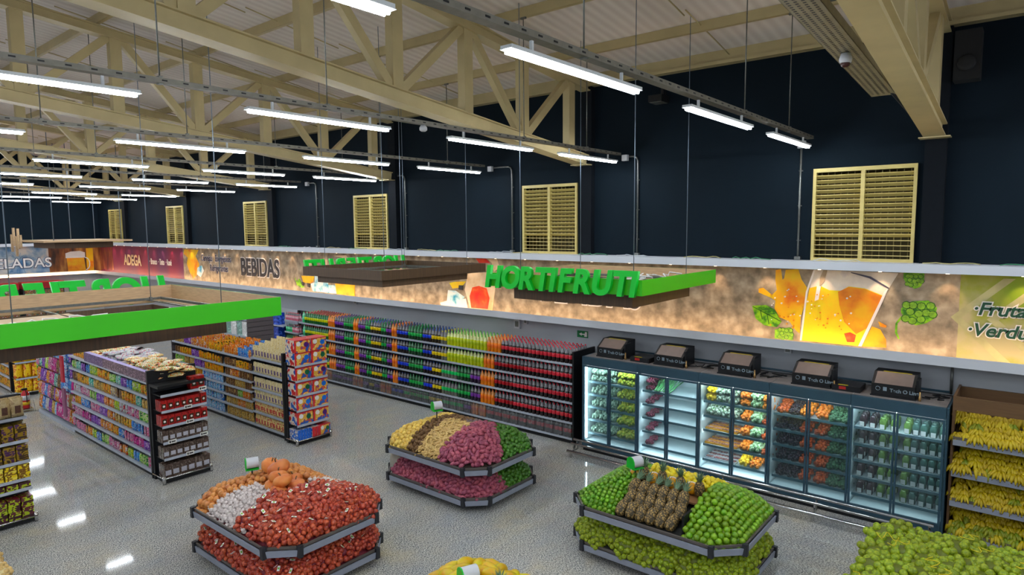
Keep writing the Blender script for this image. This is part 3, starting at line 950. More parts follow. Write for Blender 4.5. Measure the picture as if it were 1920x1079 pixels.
# wide perforated tray beside the nearest truss
wt = mat('wide_tray_zinc', (150, 140, 112), .5, .3, .08, 10)
TX = -1.78
def tz(y): return 6.30 + .058 * (11.2 - y)
b = MB()
ya, yb = -5.5, 10.3
for (x0_, x1_, z0_, z1_) in ((-.15, .15, 0, .006), (-.15, -.142, 0, .1), (.142, .15, 0, .1)):
    vs = [(TX + x, y, tz(y) + z) for x, y, z in ((x0_, ya, z0_), (x1_, ya, z0_), (x1_, yb, z0_), (x0_, yb, z0_), (x0_, ya, z1_), (x1_, ya, z1_), (x1_, yb, z1_), (x0_, yb, z1_))]
    b.add(vs, [(0, 3, 2, 1), (4, 5, 6, 7), (0, 1, 5, 4), (1, 2, 6, 5), (2, 3, 7, 6), (3, 0, 4, 7)], wt)
for i in range(150):
    y = 1.5 + i * .058
    for j in range(4):
        x = TX - .12 + j * .065
        z = tz(y) - .002
        b.add([(x, y, z), (x + .03, y, z), (x + .03, y + .03, z - .001), (x, y + .03, z - .001)], [(0, 3, 2, 1)], black)
wtray = tag(b.obj('perforated_tray'), 'wide perforated tray sloping beside the nearest truss at the top right', 'cable tray')
for y in (9.6, 7.2, 4.6):
    b = MB(); b.tube([(TX + .02, y, tz(y)), (TX + .02, y, roof_z(y))], .008, steel, 5); b.box(TX - .09, TX + .13, y - .015, y + .015, tz(y) + .28, tz(y) + .30, steel)
    b.obj('hanger_rod', wtray)
b = MB(); b.tube([(TX + .1, 10.2, tz(10.2) + .02), (TX + .32, 11.0, 6.05), (-1.33, 11.8, 5.9)], .02, black, 6); b.obj('cable', wtray)
t = thing('alarm_bell', 'small round red-brown alarm under the wide perforated tray', 'alarm', (TX, 8.05, tz(8.05) - .09))
MB().lathe([(.05, .085), (.07, .02), (.06, -.02)], whitem, 12).obj('base', t)
MB().ball((0, 0, -.03), (.05, .05, .04), mat('alarm_red', (60, 16, 12), .3), 12, 6).obj('dome', t)
# loose wires on the upper ledge
random.seed(11)
wcol = [mat('wire_green', (60, 130, 90), .5), mat('wire_yellow', (190, 180, 120), .5), mat('wire_white', (200, 205, 210), .5)]
for i in range(16):
    x = -.4 - i * 1.25 + random.uniform(-.3, .3)
    b = MB()
    b.tube([(x + j * .09, 11.55 + random.uniform(-.05, .06), 3.985 + (.03 * random.random() if 0 < j < 8 else 0)) for j in range(9)], .007, wcol[i % 3], 5)
    tag(b.obj('loose_wire'), 'loose wire lying along the white upper ledge', 'wire', 'loose wires on the upper ledge')

# fire extinguisher on a stand
t = thing('fire_extinguisher', 'red fire extinguisher on a thin floor stand in the left aisle', 'fire extinguisher', (-19.72, 4.55, 0))
red_m = mat('extinguisher_red', (186, 20, 24), .3, 0, .05)
MB().lathe([(.08, .08), (.09, .11), (.09, .46), (.05, .53), (.03, .55)], red_m, 14).obj('cylinder', t)
MB().lathe([(.0915, .18), (.0915, .26)], mat('extinguisher_yellow', (220, 180, 20), .4), 14).obj('yellow_band', t)
MB().lathe([(.0915, .30), (.0915, .42)], whitem, 14).obj('label_band', t)
MB().box(-.02, .02, -.07, .05, .55, .60, black).obj('valve_handle', t)
MB().tube([(.03, 0, .55), (.12, 0, .5), (.12, 0, .25)], .01, black, 6).obj('hose', t)
b = MB()
for x, y in ((-.13, -.13), (.13, -.13), (.13, .13), (-.13, .13)): b.tube([(x * 1.2, y * 1.2, 0), (x, y, .3)], .006, chrome, 5)
b.box(-.13, .13, -.13, .13, .07, .08, chrome); b.obj('stand', t)

# ================================================================= packaging
def bottle_me(name, body, label, neck, cap, r=.05, h=.33, lab=(.30, .55)):
    b = MB()
    pr = [(r * .9, 0), (r, .02 * h / .33), (r, lab[0] * h), (r * 1.02, lab[0] * h + .001), (r * 1.02, lab[1] * h), (r, lab[1] * h + .001), (r * .95, .66 * h), (r * .45, .88 * h), (r * .3, .92 * h), (r * .32, .93 * h), (r * .32, h)]
    b.lathe(pr, body, 8, ms=[body, body, label, label, label, body, neck, neck, cap, cap, cap])
    return b.mesh(name)
def bm(n, c, rough=.15, amt=.1): return mat(n, c, rough, 0, amt, 10)
neck_g = bm('bottle_shoulder_grey', (120, 118, 122)); neck_l = bm('bottle_shoulder_pale', (214, 220, 150)); neck_o = bm('bottle_shoulder_orange', (226, 150, 80))
cola_b = bm('cola_liquid', (30, 14, 12))
BT = {
 'cola': ('cola_bottle', bottle_me('cola_bottle', cola_b, bm('cola_label_red', (206, 40, 56)), neck_g, bm('cap_red', (206, 30, 50))), 'cola bottle with pinkish red label'),
 'colar': ('cola_bottle', bottle_me('cola_bottle', cola_b, bm('cola_label_deep_red', (166, 6, 22)), neck_g, bm('cap_red', (206, 30, 50))), 'cola bottle with deep red label'),
 'orange': ('orange_soda_bottle', bottle_me('orange_soda_bottle', bm('orange_liquid', (240, 130, 0)), bm('orange_label', (236, 110, 10)), neck_o, bm('cap_orange', (240, 120, 40))), 'orange soda bottle with orange label and cap'),
 'lime': ('lime_soda_bottle', bottle_me('lime_soda_bottle', bm('lime_liquid', (196, 206, 0)), bm('lime_label', (178, 196, 0)), neck_l, bm('cap_green', (110, 186, 80))), 'yellow-green soda bottle with green cap'),
 'cleary': ('tonic_bottle', bottle_me('tonic_bottle', bm('clear_liquid', (110, 110, 96)), bm('yellow_label', (230, 200, 0)), neck_g, bm('cap_yellow', (200, 190, 60))), 'clear soda bottle with yellow label'),
 'clearg': ('clear_soda_bottle', bottle_me('clear_soda_bottle', bm('clear_liquid', (110, 110, 96)), bm('green_label', (0, 190, 90)), neck_g, bm('cap_dark_green', (0, 130, 60))), 'clear soda bottle with bright green label'),
 'darky': ('guarana_bottle', bottle_me('guarana_bottle', bm('dark_olive_liquid', (44, 36, 14)), bm('yellow_label', (230, 200, 0)), neck_g, bm('cap_blue', (20, 80, 160))), 'dark soda bottle with yellow label'),
 'blue': ('blue_label_bottle', bottle_me('blue_label_bottle', cola_b, bm('blue_label', (16, 60, 210)), neck_g, bm('cap_dark_blue', (40, 60, 120))), 'dark soda bottle with blue label'),
 'green': ('green_label_bottle', bottle_me('green_label_bottle', bm('dark_green_liquid', (14, 60, 26)), bm('green_label2', (20, 170, 70)), bm('bottle_shoulder_green', (60, 120, 80)), bm('cap_dark_green', (0, 130, 60))), 'dark green soda bottle with green label'),
 'purple': ('grape_soda_bottle', bottle_me('grape_soda_bottle', bm('grape_liquid', (36, 12, 44)), bm('purple_label', (120, 50, 160)), neck_g, bm('cap_purple', (90, 40, 120))), 'dark grape soda bottle with purple label'),
 'greeny': ('guarana_green_bottle', bottle_me('guarana_green_bottle', bm('green_liquid', (10, 96, 36)), bm('lemon_label', (210, 214, 0)), bm('bottle_shoulder_green', (60, 120, 80)), bm('cap_red', (206, 30, 50))), 'green soda bottle with yellow label'),
 'mint': ('mint_bottle', bottle_me('mint_bottle', bm('mint_liquid', (60, 200, 130)), bm('mint_label', (120, 226, 170)), bm('bottle_shoulder_mint', (150, 220, 190)), bm('cap_green', (110, 186, 80))), 'pale mint green bottle'),
}
BT['clearg'] = ('clear_soda_bottle',) + BT['clearg'][1:]

def bag_me(name, m1, m2=None, w=.14, h=.2, d=.06, lie=False, lab=None):
    """pillow bag standing at z=0, front towards -Y"""
    b = MB()
    nx, nz = 4, 5
    vs = []
    for s_ in (-1, 1):
        for j in range(nz + 1):
            v = j / nz
            for i in range(nx + 1):
                u = i / nx
                th = (math.sin(PI * min(1, max(0, u))) ** .6) * (math.sin(PI * min(.93, .1 + v * .83)) ** .5) * d / 2
                wf = 1 - .08 * math.sin(PI * v)
                vs.append(((u - .5) * w * wf, s_ * th, v * h))
    n = (nx + 1) * (nz + 1)
    def q(s_, i, j): return s_ * n + j * (nx + 1) + i
    f1, f2 = [], []
    for j in range(nz):
        for i in range(nx):
            f = (q(0, i, j), q(0, i + 1, j), q(0, i + 1, j + 1), q(0, i, j + 1))
            (f2 if (0 < i < nx - 1 and 1 <= j <= 2) and m2 else f1).append(f)
            f1.append((q(1, i, j), q(1, i, j + 1), q(1, i + 1, j + 1), q(1, i + 1, j)))
    for j in range(nz):
        f1.append((q(0, 0, j), q(0, 0, j + 1), q(1, 0, j + 1), q(1, 0, j)))
        f1.append((q(0, nx, j), q(1, nx, j), q(1, nx, j + 1), q(0, nx, j + 1)))
    f1.append(tuple(q(0, i, 0) for i in range(nx, -1, -1)) + tuple(q(1, i, 0) for i in range(nx + 1)))
    b.add(vs, f1, m1, True)
    if f2: b.add(vs, f2, m2, True)
    return b.mesh(name)

def pm(n, *cols, **k): return print_mat('print_' + n, cols, **k)
BAGC = {
 'pink': ((214, 60, 120), (240, 190, 210), (150, 30, 120), (250, 250, 240)), 'red': ((200, 20, 30), (240, 200, 60), (150, 10, 20), (240, 230, 225)),
 'yellow': ((236, 190, 10), (200, 60, 20), (240, 210, 60), (70, 60, 30)), 'blue': ((20, 90, 200), (120, 200, 240), (10, 50, 150), (240, 240, 240)),
 'cyan': ((20, 160, 220), (180, 230, 250), (240, 240, 250), (10, 100, 190)), 'purple': ((100, 40, 150), (180, 120, 210), (70, 20, 110), (230, 200, 240)),
 'green': ((30, 150, 50), (160, 210, 60), (240, 240, 200), (10, 100, 40)), 'lime': ((150, 200, 20), (230, 220, 60), (40, 140, 40), (250, 250, 220)),
 'orange': ((226, 110, 20), (240, 180, 60), (180, 60, 20), (250, 230, 190)), 'magenta': ((180, 20, 120), (230, 80, 170), (110, 10, 90), (250, 210, 230)),
 'gold': ((190, 140, 50), (230, 200, 120), (120, 80, 30), (240, 220, 160)), 'brown': ((90, 60, 40), (150, 110, 70), (60, 36, 24), (200, 170, 120)),
 'white': ((220, 216, 206), (236, 232, 226), (180, 190, 210), (200, 60, 60)), 'cream': ((220, 200, 150), (236, 224, 190), (90, 60, 110), (206, 180, 120)),
 'teal': ((20, 130, 120), (120, 210, 190), (230, 240, 230), (10, 80, 90)),
}
BAG = {}
def rich(c):
    m_ = sum(c) / 3
    return tuple(int(min(255, max(0, (m_ + (v - m_) * 1.35) * .86))) for v in c)
for k_, cs in BAGC.items():
    cs = BAGC[k_] = tuple(rich(c) for c in cs)
    BAG[k_] = bag_me('candy_bag', pm('bag_' + k_, *cs, scale=26), None)
def run(fix, sword, x0, x1, y, z, step, items, name, noun, depth=1, dy=.08, rot=0, hs=1.0, jit=.006, tilt=0, axis='X', dz=0):
    """a shelf row of individual packs along X (or Y); items: list of (colour key, count)"""
    n = max(1, int(abs(x1 - x0) / step + .5))
    seq = []
    i = 0
    while len(seq) < n:
        seq += [items[i % len(items)][0]] * items[i % len(items)][1]
        i += 1
    for i in range(n):
        x = x0 + (x1 - x0) * (i + .5) / n
        c = seq[i]
        for d in range(depth):
            lb = '%s %s on the %s of the %s' % (c, noun, sword, fix)
            loc = (x + random.uniform(-jit, jit), y + d * dy, z + dz * d) if axis == 'X' else (y - d * dy, x + random.uniform(-jit, jit), z + dz * d)
            place(name, BAG[c], loc, lb, 'pack', lb, (tilt, random.uniform(-.05, .05), rot + random.uniform(-.3, .3)), (random.uniform(.82, .98), random.uniform(.8, 1.2), hs * random.uniform(.86, 1.04)))

# ================================================================= shelving
panel_dark = mat('dark_shelf_back', (36, 38, 44), .6, 0, .1, 5)
def shelf_unit(name, label, cat, x0, x1, y0, y1, zs, H, bays, side=-1, pale=False):
    """shelving facing -Y; zs = heights of shelf tops, y0 front, y1 back"""
    t = thing(name, label, cat, ((x0 + x1) / 2, (y0 + y1) / 2, 0))
    ox, oy = t.location.x, t.location.y
    MB().box(x0 - ox, x1 - ox, y1 - .03 - oy, y1 - oy, .05, H, pale_wall if pale else panel_dark).obj('back_panel', t)
    MB().box(x0 - ox, x1 - ox, y0 + .04 - oy, y1 - .03 - oy, 0, .05, black).obj('base', t)
    for k in range(len(bays)):
        MB().box(bays[k] - .015 - ox, bays[k] + .015 - ox, y1 - .08 - oy, y1 - .03 - oy, 0, H, black).obj('post', t)
    for k in range(len(bays) - 1):
        for z in zs:
            s_ = MB().box(bays[k] + .004 - ox, bays[k + 1] - .004 - ox, y0 + .01 - oy, y1 - .03 - oy, z - .02, z, black if z > 1.9 else rail_m).obj('shelf', t)
            MB().box(bays[k] + .004 - ox, bays[k + 1] - .004 - ox, y0 - oy, y0 + .01 - oy, z - .035, z + .01, rail_m).obj('price_rail', s_)
    return t
# ---- drinks wall
bays = [-17.5, -16.05, -14.6, -13.15, -11.7, -10.25, -8.8, -7.4]
zs = [.12, .46, .89, 1.31, 1.71]
dw = shelf_unit('drinks_shelving', 'long five level shelving of soda bottles along the back wall', 'shelf', -17.5, -7.4, 11.0, 11.82, zs, 1.75, bays)
MB().box(-7.4 - dw.location.x, -7.36 - dw.location.x, -.42, .41, 0, 1.98, black).obj('end_panel', dw)
seg_top = [(-9.37, 'cola'), (-9.87, 'orange'), (-11.08, 'lime'), (-11.35, 'cleary'), (-11.7, 'darky'), (-11.99, 'blue'), (-12.59, 'green'), (-12.99, 'blue'), (-13.21, 'orange'), (-13.4, 'purple'),
           (-13.6, 'green'), (-14.07, 'darky'), (-14.28, 'green'), (-14.66, 'purple'), (-14.83, 'orange'), (-15.3, 'green'), (-15.68, 'purple'), (-16.02, 'orange'), (-17.28, 'greeny'), (-17.6, 'mint')]
seg2 = [(-8.75, 'cola'), (-9.6, 'colar'), (-9.97, 'orange')] + seg_top[2:]
seg3 = [(-9.1, 'cola'), (-9.6, 'colar'), (-10.05, 'orange'), (-10.4, 'purple'), (-10.8, 'green'), (-11.31, 'clearg')] + seg_top[4:]
random.seed(21)
shw = {0: 'bottom shelf', 1: 'second shelf', 2: 'middle shelf', 3: 'fourth shelf', 4: 'top shelf'}
for lv, seg, dep in ((4, seg_top, 6), (3, seg2, 2), (2, seg3, 2), (1, seg3, 2)):
    n = int(10.0 / .109)
    for i in range(n):
        x = -7.48 - i * .109
        key = next(k for lim, k in seg if x > lim)
        nm, me, ds = BT[key]
        d_ = dep if (lv == 4) else (2 if x > -11.3 else 1)
        for d in range(d_):
            lb = '%s on the %s of the drinks wall' % (ds, shw[lv])
            if d: lb = '%s, back rows, %s, drinks wall' % (ds.replace('soda ', '').replace(' and red cap', ''), shw[lv])
            place(nm, me, (x + random.uniform(-.004, .004), 11.07 + d * .112, zs[lv]), lb, 'bottle', lb, (0, 0, random.uniform(0, 6)))
# bottom shelf: shrink-wrapped packs of six
film = glass_mat('shrink_film', (.97, .97, .98), .1, .10, (.9, .92, .95))
packs = {}
def six_pack(key):
    if key in packs: return packs[key]
    nm, me, ds = BT[key]
    b = MB()
    b.box(-.108, .108, -.16, .165, .0, .27, film)
    o = b.mesh('shrink_wrap')
    packs[key] = (o, me, ds)
    return packs[key]
segb = [(-9.75, 'cola'), (-10.25, 'orange'), (-10.7, 'purple'), (-11.33, 'clearg'), (-11.85, 'darky'), (-12.5, 'green'), (-12.85, 'clearg'), (-13.27, 'blue'), (-13.7, 'orange'), (-13.97, 'purple'), (-14.2, 'darky'),
        (-14.5, 'purple'), (-14.9, 'orange'), (-16.0, 'purple'), (-17.6, 'orange')]
for i in range(41):
    x = -7.56 - i * .243
    key = next(k for lim, k in segb if x > lim)
    wrap, me, ds = six_pack(key)
    lb = 'wrapped pack of ' + ds.split(' with')[0] + 's with ' + ds.split('with ')[-1].split(' and')[0] + ', bottom drinks shelf'
    lb = ' '.join(lb.split()[:16])
    t = thing('bottle_pack', lb, 'pack', (x, 11.19, .12), 0, 'wrapped packs on the bottom shelf: ' + key)
    for a in range(2):
        for c in range(2):
            child('bottle', me, t, (-.053 + .106 * a, -.1 + .106 * c, 0))
    child('shrink_wrap', wrap, t)
# ---- shelves further along the wall
cs = shelf_unit('carton_shelving', 'shelving of stacked coloured drink cartons on the far back wall', 'shelf', -22.2, -18.35, 11.0, 11.6, [.3, .92, 1.5], 1.95, [-22.2, -20.9, -19.6, -18.35], pale=True)
ccol = {'white': (216, 216, 214), 'teal': (120, 160, 150), 'blue': (20, 60, 170), 'red': (190, 16, 24), 'yellow': (232, 200, 20)}
for k, (nm, x, w_) in enumerate([('teal', -21.95, .3), ('white', -21.6, .36), ('teal', -21.2, .3), ('white', -20.85, .34), ('blue', -20.5, .32), ('red', -20.15, .34), ('yellow', -19.72, .4), ('yellow', -19.3, .4), ('blue', -18.9, .34)]):
    me_ = MB().box(-w_ / 2, w_ / 2, -.12, .12, 0, .125, print_mat('carton_' + nm, [ccol[nm], ccol[nm], tuple(min(255, c + 60) for c in ccol[nm])], 14)).mesh('drink_carton')
    for z0_, cnt in ((.92, 4), (1.5, 3), (.3, 3)):
        if z0_ == 1.5 and nm in ('white', 'red'): continue
        for j in range(cnt):
            lb = '%s drink carton stacked on the %s carton shelf at the far back wall' % (nm, {.92: 'middle', 1.5: 'top', .3: 'bottom'}[z0_])
            place('drink_carton', me_, (x, 11.16, z0_ + j * .127), lb, 'carton', lb)
ss = shelf_unit('narrow_shelving', 'narrow shelving of pink and mint bottles left of the drinks wall', 'shelf', -18.3, -17.56, 11.0, 11.6, [.15, .55, .95, 1.35, 1.72], 1.95, [-18.3, -17.56])
pinkb = bottle_me('pink_bottle', bm('pink_liquid', (226, 120, 140)), bm('pink_label', (240, 190, 200)), neck_g, bm('cap_red', (206, 30, 50)), .04, .28)
mintb = bottle_me('mint_bottle', bm('mint_liquid', (60, 200, 130)), bm('mint_label', (120, 226, 170)), neck_g, bm('cap_dark_green', (0, 130, 60)), .04, .28)
for z0_, a_, b_ in ((.15, mintb, pinkb), (.55, mintb, pinkb), (.95, BT['green'][1], BT['orange'][1]), (1.35, mintb, pinkb), (1.72, pinkb, pinkb)):
    for i in range(8):
        me_ = a_ if i < 4 else b_
        lb = '%s bottle on the %s of the narrow shelving' % ({mintb: 'mint green', pinkb: 'pink'}.get(me_, 'dark green' if me_ is a_ else 'orange'), {.15: 'bottom shelf', .55: 'second shelf', .95: 'middle shelf', 1.35: 'fourth shelf', 1.72: 'top shelf'}[z0_])
        for d in range(2):
            place('juice_bottle', me_, (-18.24 + .088 * i, 11.06 + .09 * d, z0_), lb, 'bottle', lb, sc=.85)
slat = mat('slat_panel_grey', (92, 84, 88), .6, 0, .05, 3)
for (x, y0_, lb) in ((-17.95, 7.42, 'grey slatted panel closing the far end of the biscuit aisle'), (-18.2, 9.7, 'grey slatted panel in front of the carton shelving')):
    b = MB()
    for i in range(14): b.box(x, x + .04, y0_, y0_ + .85, .02 + i * .147, .02 + i * .147 + .135, slat)
    b.box(x + .01, x + .03, y0_ + .01, y0_ + .84, 0, 2.07, black)
    tag(b.obj('slatted_panel'), lb, 'panel')
# ---- sweets aisle (first gondola)
random.seed(5)
G1z = [.12, .44, .72, .98, 1.24, 1.52]
g1 = shelf_unit('sweets_shelving', 'long shelving full of bright sweet bags, nearest aisle of the left', 'shelf', -16.75, -12.5, 4.7, 5.15, G1z, 1.76, [-16.75, -15.3, -13.9, -12.5])
MB().box(-16.75 - g1.location.x, -12.5 - g1.location.x, -.225, .63, 1.76, 1.79, rail_m).obj('top_shelf', g1)
MB().box(-12.5 - g1.location.x, -12.45 - g1.location.x, -.235, .64, 0, 2.02, black).obj('end_post', g1)
MB().box(-19.4 - g1.location.x, -16.75 - g1.location.x, .2, .63, 0, 1.76, panel_dark).obj('core_panel', g1)
mixes = [[('pink', 4), ('red', 3), ('lime', 2), ('blue', 2), ('green', 3)], [('pink', 3), ('magenta', 4), ('purple', 4), ('red', 4), ('yellow', 3), ('blue', 2)],
         [('yellow', 3), ('blue', 4), ('pink', 4), ('purple', 3), ('red', 3), ('gold', 3)], [('white', 3), ('pink', 4), ('green', 3), ('purple', 3), ('orange', 4), ('lime', 2)],
         [('brown', 2), ('yellow', 5), ('teal', 2), ('gold', 4), ('yellow', 3), ('cream', 2)], [('green', 2), ('teal', 2), ('purple', 2), ('blue', 2), ('lime', 3), ('yellow', 5)]]
for i, z in enumerate(G1z):
    sw = ['bottom shelf', 'second shelf', 'third shelf', 'fourth shelf', 'fifth shelf', 'sixth shelf'][i]
    run('sweets aisle', sw, -16.7, -12.53, 4.77, z, .14, mixes[i], 'candy_bag', 'sweet bag', 1, .1, 0, .95)
# purple boxes along the top front edge
pb = print_mat('purple_box_print', [(50, 16, 90), (76, 30, 120), (44, 14, 70), (170, 140, 190)], 40)
me_ = MB().box(-.052, .052, -.05, .045, 0, .19, pb, top=mat('lilac_lid', (150, 130, 196), .4)).mesh('purple_box')
mw = MB().box(-.053, .053, -.05, .045, 0, .19, print_mat('maroon_box_print', [(50, 14, 44), (70, 20, 66), (170, 140, 160)], 40), top=mat('lilac_lid', (150, 130, 196), .4)).mesh('maroon_box')
for i in range(30):
    x = -15.7 + i * .108
    place('purple_box' if i < 10 else 'maroon_box', me_ if i < 10 else mw, (x, 4.76, 1.79), '%s box with lilac lid in the row topping the sweets aisle' % ('purple' if i < 10 else 'maroon'), 'box', 'small boxes on top of the sweets aisle ' + ('far' if i < 10 else 'near'))
for i in range(6):
    place('candy_bag', BAG['yellow'], (-16.6 + i * .14, 4.79, 1.79), 'yellow sweet bag beside the purple boxes on top of the sweets aisle', 'pack', 'yellow bags on top of the sweets aisle')
# bags lying on top of the first gondola
lay_white = bag_me('snack_bag', pm('bag_white', *BAGC['white'], scale=26), None, .22, .30, .09)
lay_red = bag_me('snack_bag', pm('bag_redsnack', (206, 20, 24), (236, 190, 60), (240, 226, 200), (120, 160, 30), scale=30), None, .20, .26, .08)
for i in range(20):
    for j in range(3):
        for k in range(3):
            x = -16.3 + i * .2
            white = x < -13.9
            col = 'pink' if x < -15.2 else ('white' if white else 'red and yellow')
            me_ = lay_white if white and x > -15.2 else lay_red
            if x < -15.3 and k == 2: continue
            lb = '%s snack bag lying in the pile on top of the sweets aisle' % ('red' if x < -15.2 else col)
            place('snack_bag', me_, (x + random.uniform(-.03, .03), 4.98 + j * .2 + random.uniform(-.02, .02) - .1, 1.83 + k * .075 + .03), lb, 'pack', lb, (-PI / 2 + random.uniform(-.25, .25), random.uniform(-.2, .2), random.uniform(-1.2, 1.2)))
# hanging snack bags on hooks at the far half of the aisle
hk = thing('hook_display', 'pegboard of hanging snack bags at the far part of the sweets aisle', 'shelf', (-18.1, 4.85, 0))
MB().box(-1.3, 1.33, .02, .05, .05, 1.95, panel_dark).obj('pegboard', hk)
MB().box(-1.3, 1.33, -.12, .05, 0, .08, rail_m).obj('base', hk)
hc = [['teal', 'green', 'yellow', 'red', 'orange', 'lime', 'blue', 'cyan', 'cyan', 'cyan', 'blue', 'purple'], ['pink', 'teal', 'purple', 'lime', 'pink', 'magenta', 'magenta', 'brown', 'cyan', 'cyan', 'blue', 'purple'],
      ['red', 'purple', 'purple', 'red', 'magenta', 'magenta', 'teal', 'brown', 'blue', 'cyan', 'blue', 'magenta'], ['orange', 'pink', 'blue', 'pink', 'brown', 'purple', 'red', 'magenta', 'magenta', 'white', 'gold', 'pink'],
      ['red', 'blue', 'white', 'purple', 'gold', 'cyan', 'magenta', 'magenta', 'pink', 'pink', 'red', 'pink']]
for r_ in range(5):
    z = 1.62 - r_ * .36
    for i in range(22):
        x = -19.32 + i * .118
        c = hc[r_][i * 12 // 22]
        lb = '%s snack bag hanging in the %s row of the pegboard' % (c, ['top', 'second', 'middle', 'fourth', 'bottom'][r_])
        for d in range(2):
            place('hanging_bag', BAG[c], (x, 4.80 - d * .07 + .03, z - .02 * d), lb, 'pack', lb, (R(-6), 0, random.uniform(-.15, .15)), (.85, 1, 1.5))
        MB_ = None
for k, x in enumerate((-17.0, -16.78)):
    for q in range(2):
        b = MB()
        for i in range(5): b.box(x - .08 + .035 * i, x - .055 + .035 * i, 4.62, 4.66, .35 + q * .8, 1.0 + q * .75, mat('ribbon_red' if q else 'ribbon_mauve', (196, 40, 60) if q else (150, 90, 120), .5))
        if k == 0: tag(b.obj('sweet_strip'), '%s strip of sweets hanging beside the pegboard' % ('red upper' if q else 'mauve lower'), 'pack')
for r_ in range(4):
    for c_ in range(3):
        place('hanging_bag', BAG['green' if r_ % 2 else 'teal'], (-19.5, 4.85 + c_ * .2, .12 + r_ * .33), '%s bag on the far end face of the sweets aisle' % ('green' if r_ % 2 else 'teal'), 'pack', 'bags on the far end face', (0, 0, -PI / 2), (1, 1, 1.4))
# ---- end caps (facing +X)
card = mat('price_card', (226, 224, 216), .5, 0, .04, 60)
card_ink = mat('card_ink', (40, 40, 40), .5)
def end_cap(label, X, y0, y1, zs, H, d=.40, cards=()):
    t = thing('end_display', label, 'shelf', (X, (y0 + y1) / 2, 0), 0)
    hw = (y1 - y0) / 2
    MB().box(-d, -d + .03, -hw, hw, 0, H, panel_dark).obj('back_panel', t)
    MB().box(-d - .02, -d + .05, -hw - .02, -hw + .02, 0, H, black).obj('post', t)
    MB().box(-d - .02, -d + .05, hw - .02, hw + .02, 0, H, black).obj('post', t)
    MB().box(-d, .02, -hw, hw, .02, .08, black).obj('base', t)
    b = MB(); b.tube([(-d, -hw - .03, .10), (.03, -hw - .03, .10), (.05, hw, .10)], .014, chrome, 8); b.obj('bumper_rail', t)
    for y in (-hw - .02, hw): MB().lathe([(.03, 0), (.03, .15)], chrome, 10, (.02, y, 0)).obj('bumper_post', t)
    for z in zs[1:]:
        s_ = MB().box(-d + .03, -.01, -hw + .01, hw - .01, z - .02, z, black).obj('shelf', t)
        MB().box(-.01, 0, -hw + .01, hw - .01, z - .035, z + .012, rail_m).obj('price_rail', s_)
    for (z, y) in cards:
        c_ = MB().box(.002, .008, y - .07, y + .07, z - .035, z + .035, card).obj('price_card', t)
        MB().box(.008, .0095, y - .02, y + .05, z - .012, z + .012, card_ink).box(.008, .0095, y - .055, y - .03, z - .02, z + .02, card_ink).obj('print', c_)
    return t
e1 = end_cap('end display of red bags above brown bags at the sweets aisle', -12.0, 4.72, 5.55, [.08, .45, .75, 1.05, 1.33, 1.62], 1.76, .42, [(1.33, .06), (1.05, .08), (.75, -.25), (.75, .32), (.45, .05), (1.62, .34)])
MB().box(-.5, -.05, -.43, .43, 1.74, 1.79, black).obj('top_plate', e1)
redpk = MB()
redpk.box(-.055, .055, -.03, .03, 0, .19, pm('redpack', (156, 16, 20), (176, 30, 24), (120, 8, 14), scale=20))
redpk.prism([(-.036, .04), (.036, .04), (.036, .13), (-.036, .13)], 'Y', -.033, -.029, mat('pack_window_brown', (56, 34, 10), .3))
redpk.prism([(.02 * math.cos(a * PI / 5), .085 + .02 * math.sin(a * PI / 5)) for a in range(10)], 'Y', -.036, -.03, w_white)
red_me = redpk.mesh('red_bag')
brown_me = MB()
brown_me.box(-.055, .055, -.03, .03, 0, .21, pm('brownpack', (88, 70, 60), (66, 50, 42), (110, 96, 86), scale=22, rough=.15))
brown_me.prism([(-.04, .05), (.04, .05), (.04, .12), (-.04, .12)], 'Y', -.033, -.029, mat('pack_label_grey', (176, 174, 184), .4, 0, .1, 60))
brown_me = brown_me.mesh('brown_bag')
for lv, (z, me_, c) in enumerate([(.08, brown_me, 'brown'), (.45, brown_me, 'brown'), (.75, brown_me, 'brown'), (1.05, red_me, 'red'), (1.33, red_me, 'red')]):
    n = 6 if lv == 0 else 7
    for i in range(n):
        for d in range(3):
            lb = '%s %s bag, %s shelf of the red and brown end display' % ('plump' if lv == 0 else 'square', c, ['bottom', 'second', 'third', 'fourth', 'fifth'][lv])
            place(c + '_bag', me_, (-12.05 - d * .075, 4.72 + .83 * (i + .5) / n, z), lb, 'pack', lb, (0, 0, PI / 2 + random.uniform(-.1, .1)), 1.25 if lv == 0 else 1.02)
for i in range(2):
    for d in range(2):
        place('red_bag', red_me, (-12.12 - d * .08, 5.36 + i * .13, 1.62), 'red bag standing at the right of the empty top shelf of the end display', 'pack', 'red bags on the top shelf', (0, 0, PI / 2), 1.2)
# ---- biscuit aisle (second gondola)
G2z = [.12, .43, .71, .98, 1.33, 1.68]
G2m = [.12, .40, .63, .86, 1.09, 1.33, 1.62]
g2 = shelf_unit('pasta_shelving', 'nearest bay of the second aisle stacked with cream pasta bags', 'shelf', -13.78, -12.42, 7.4, 7.8, G2z, 1.7, [-13.78, -12.42])
MB().box(-12.46 - g2.location.x, -12.38 - g2.location.x, -.22, .62, 0, 1.92, black).obj('end_post', g2)
MB().box(-13.78 - g2.location.x, -12.42 - g2.location.x, .2, .6, 1.66, 1.68, rail_m).obj('top_shelf', g2)
g3 = shelf_unit('biscuit_shelving', 'far bays of the second aisle with yellow and blue bags', 'shelf', -17.85, -13.79, 7.4, 7.8, G2m, 1.66, [-17.85, -16.5, -15.15, -13.79])
MB().box(-17.85 - g3.location.x, -13.79 - g3.location.x, .2, .6, 1.62, 1.64, rail_m).obj('top_shelf', g3)
pasta = bag_me('pasta_bag', pm('pasta', (226, 206, 150), (236, 222, 180), (214, 188, 120), scale=40), mat('pasta_label', (110, 84, 130), .4, 0, .2, 30), .12, .24, .07)
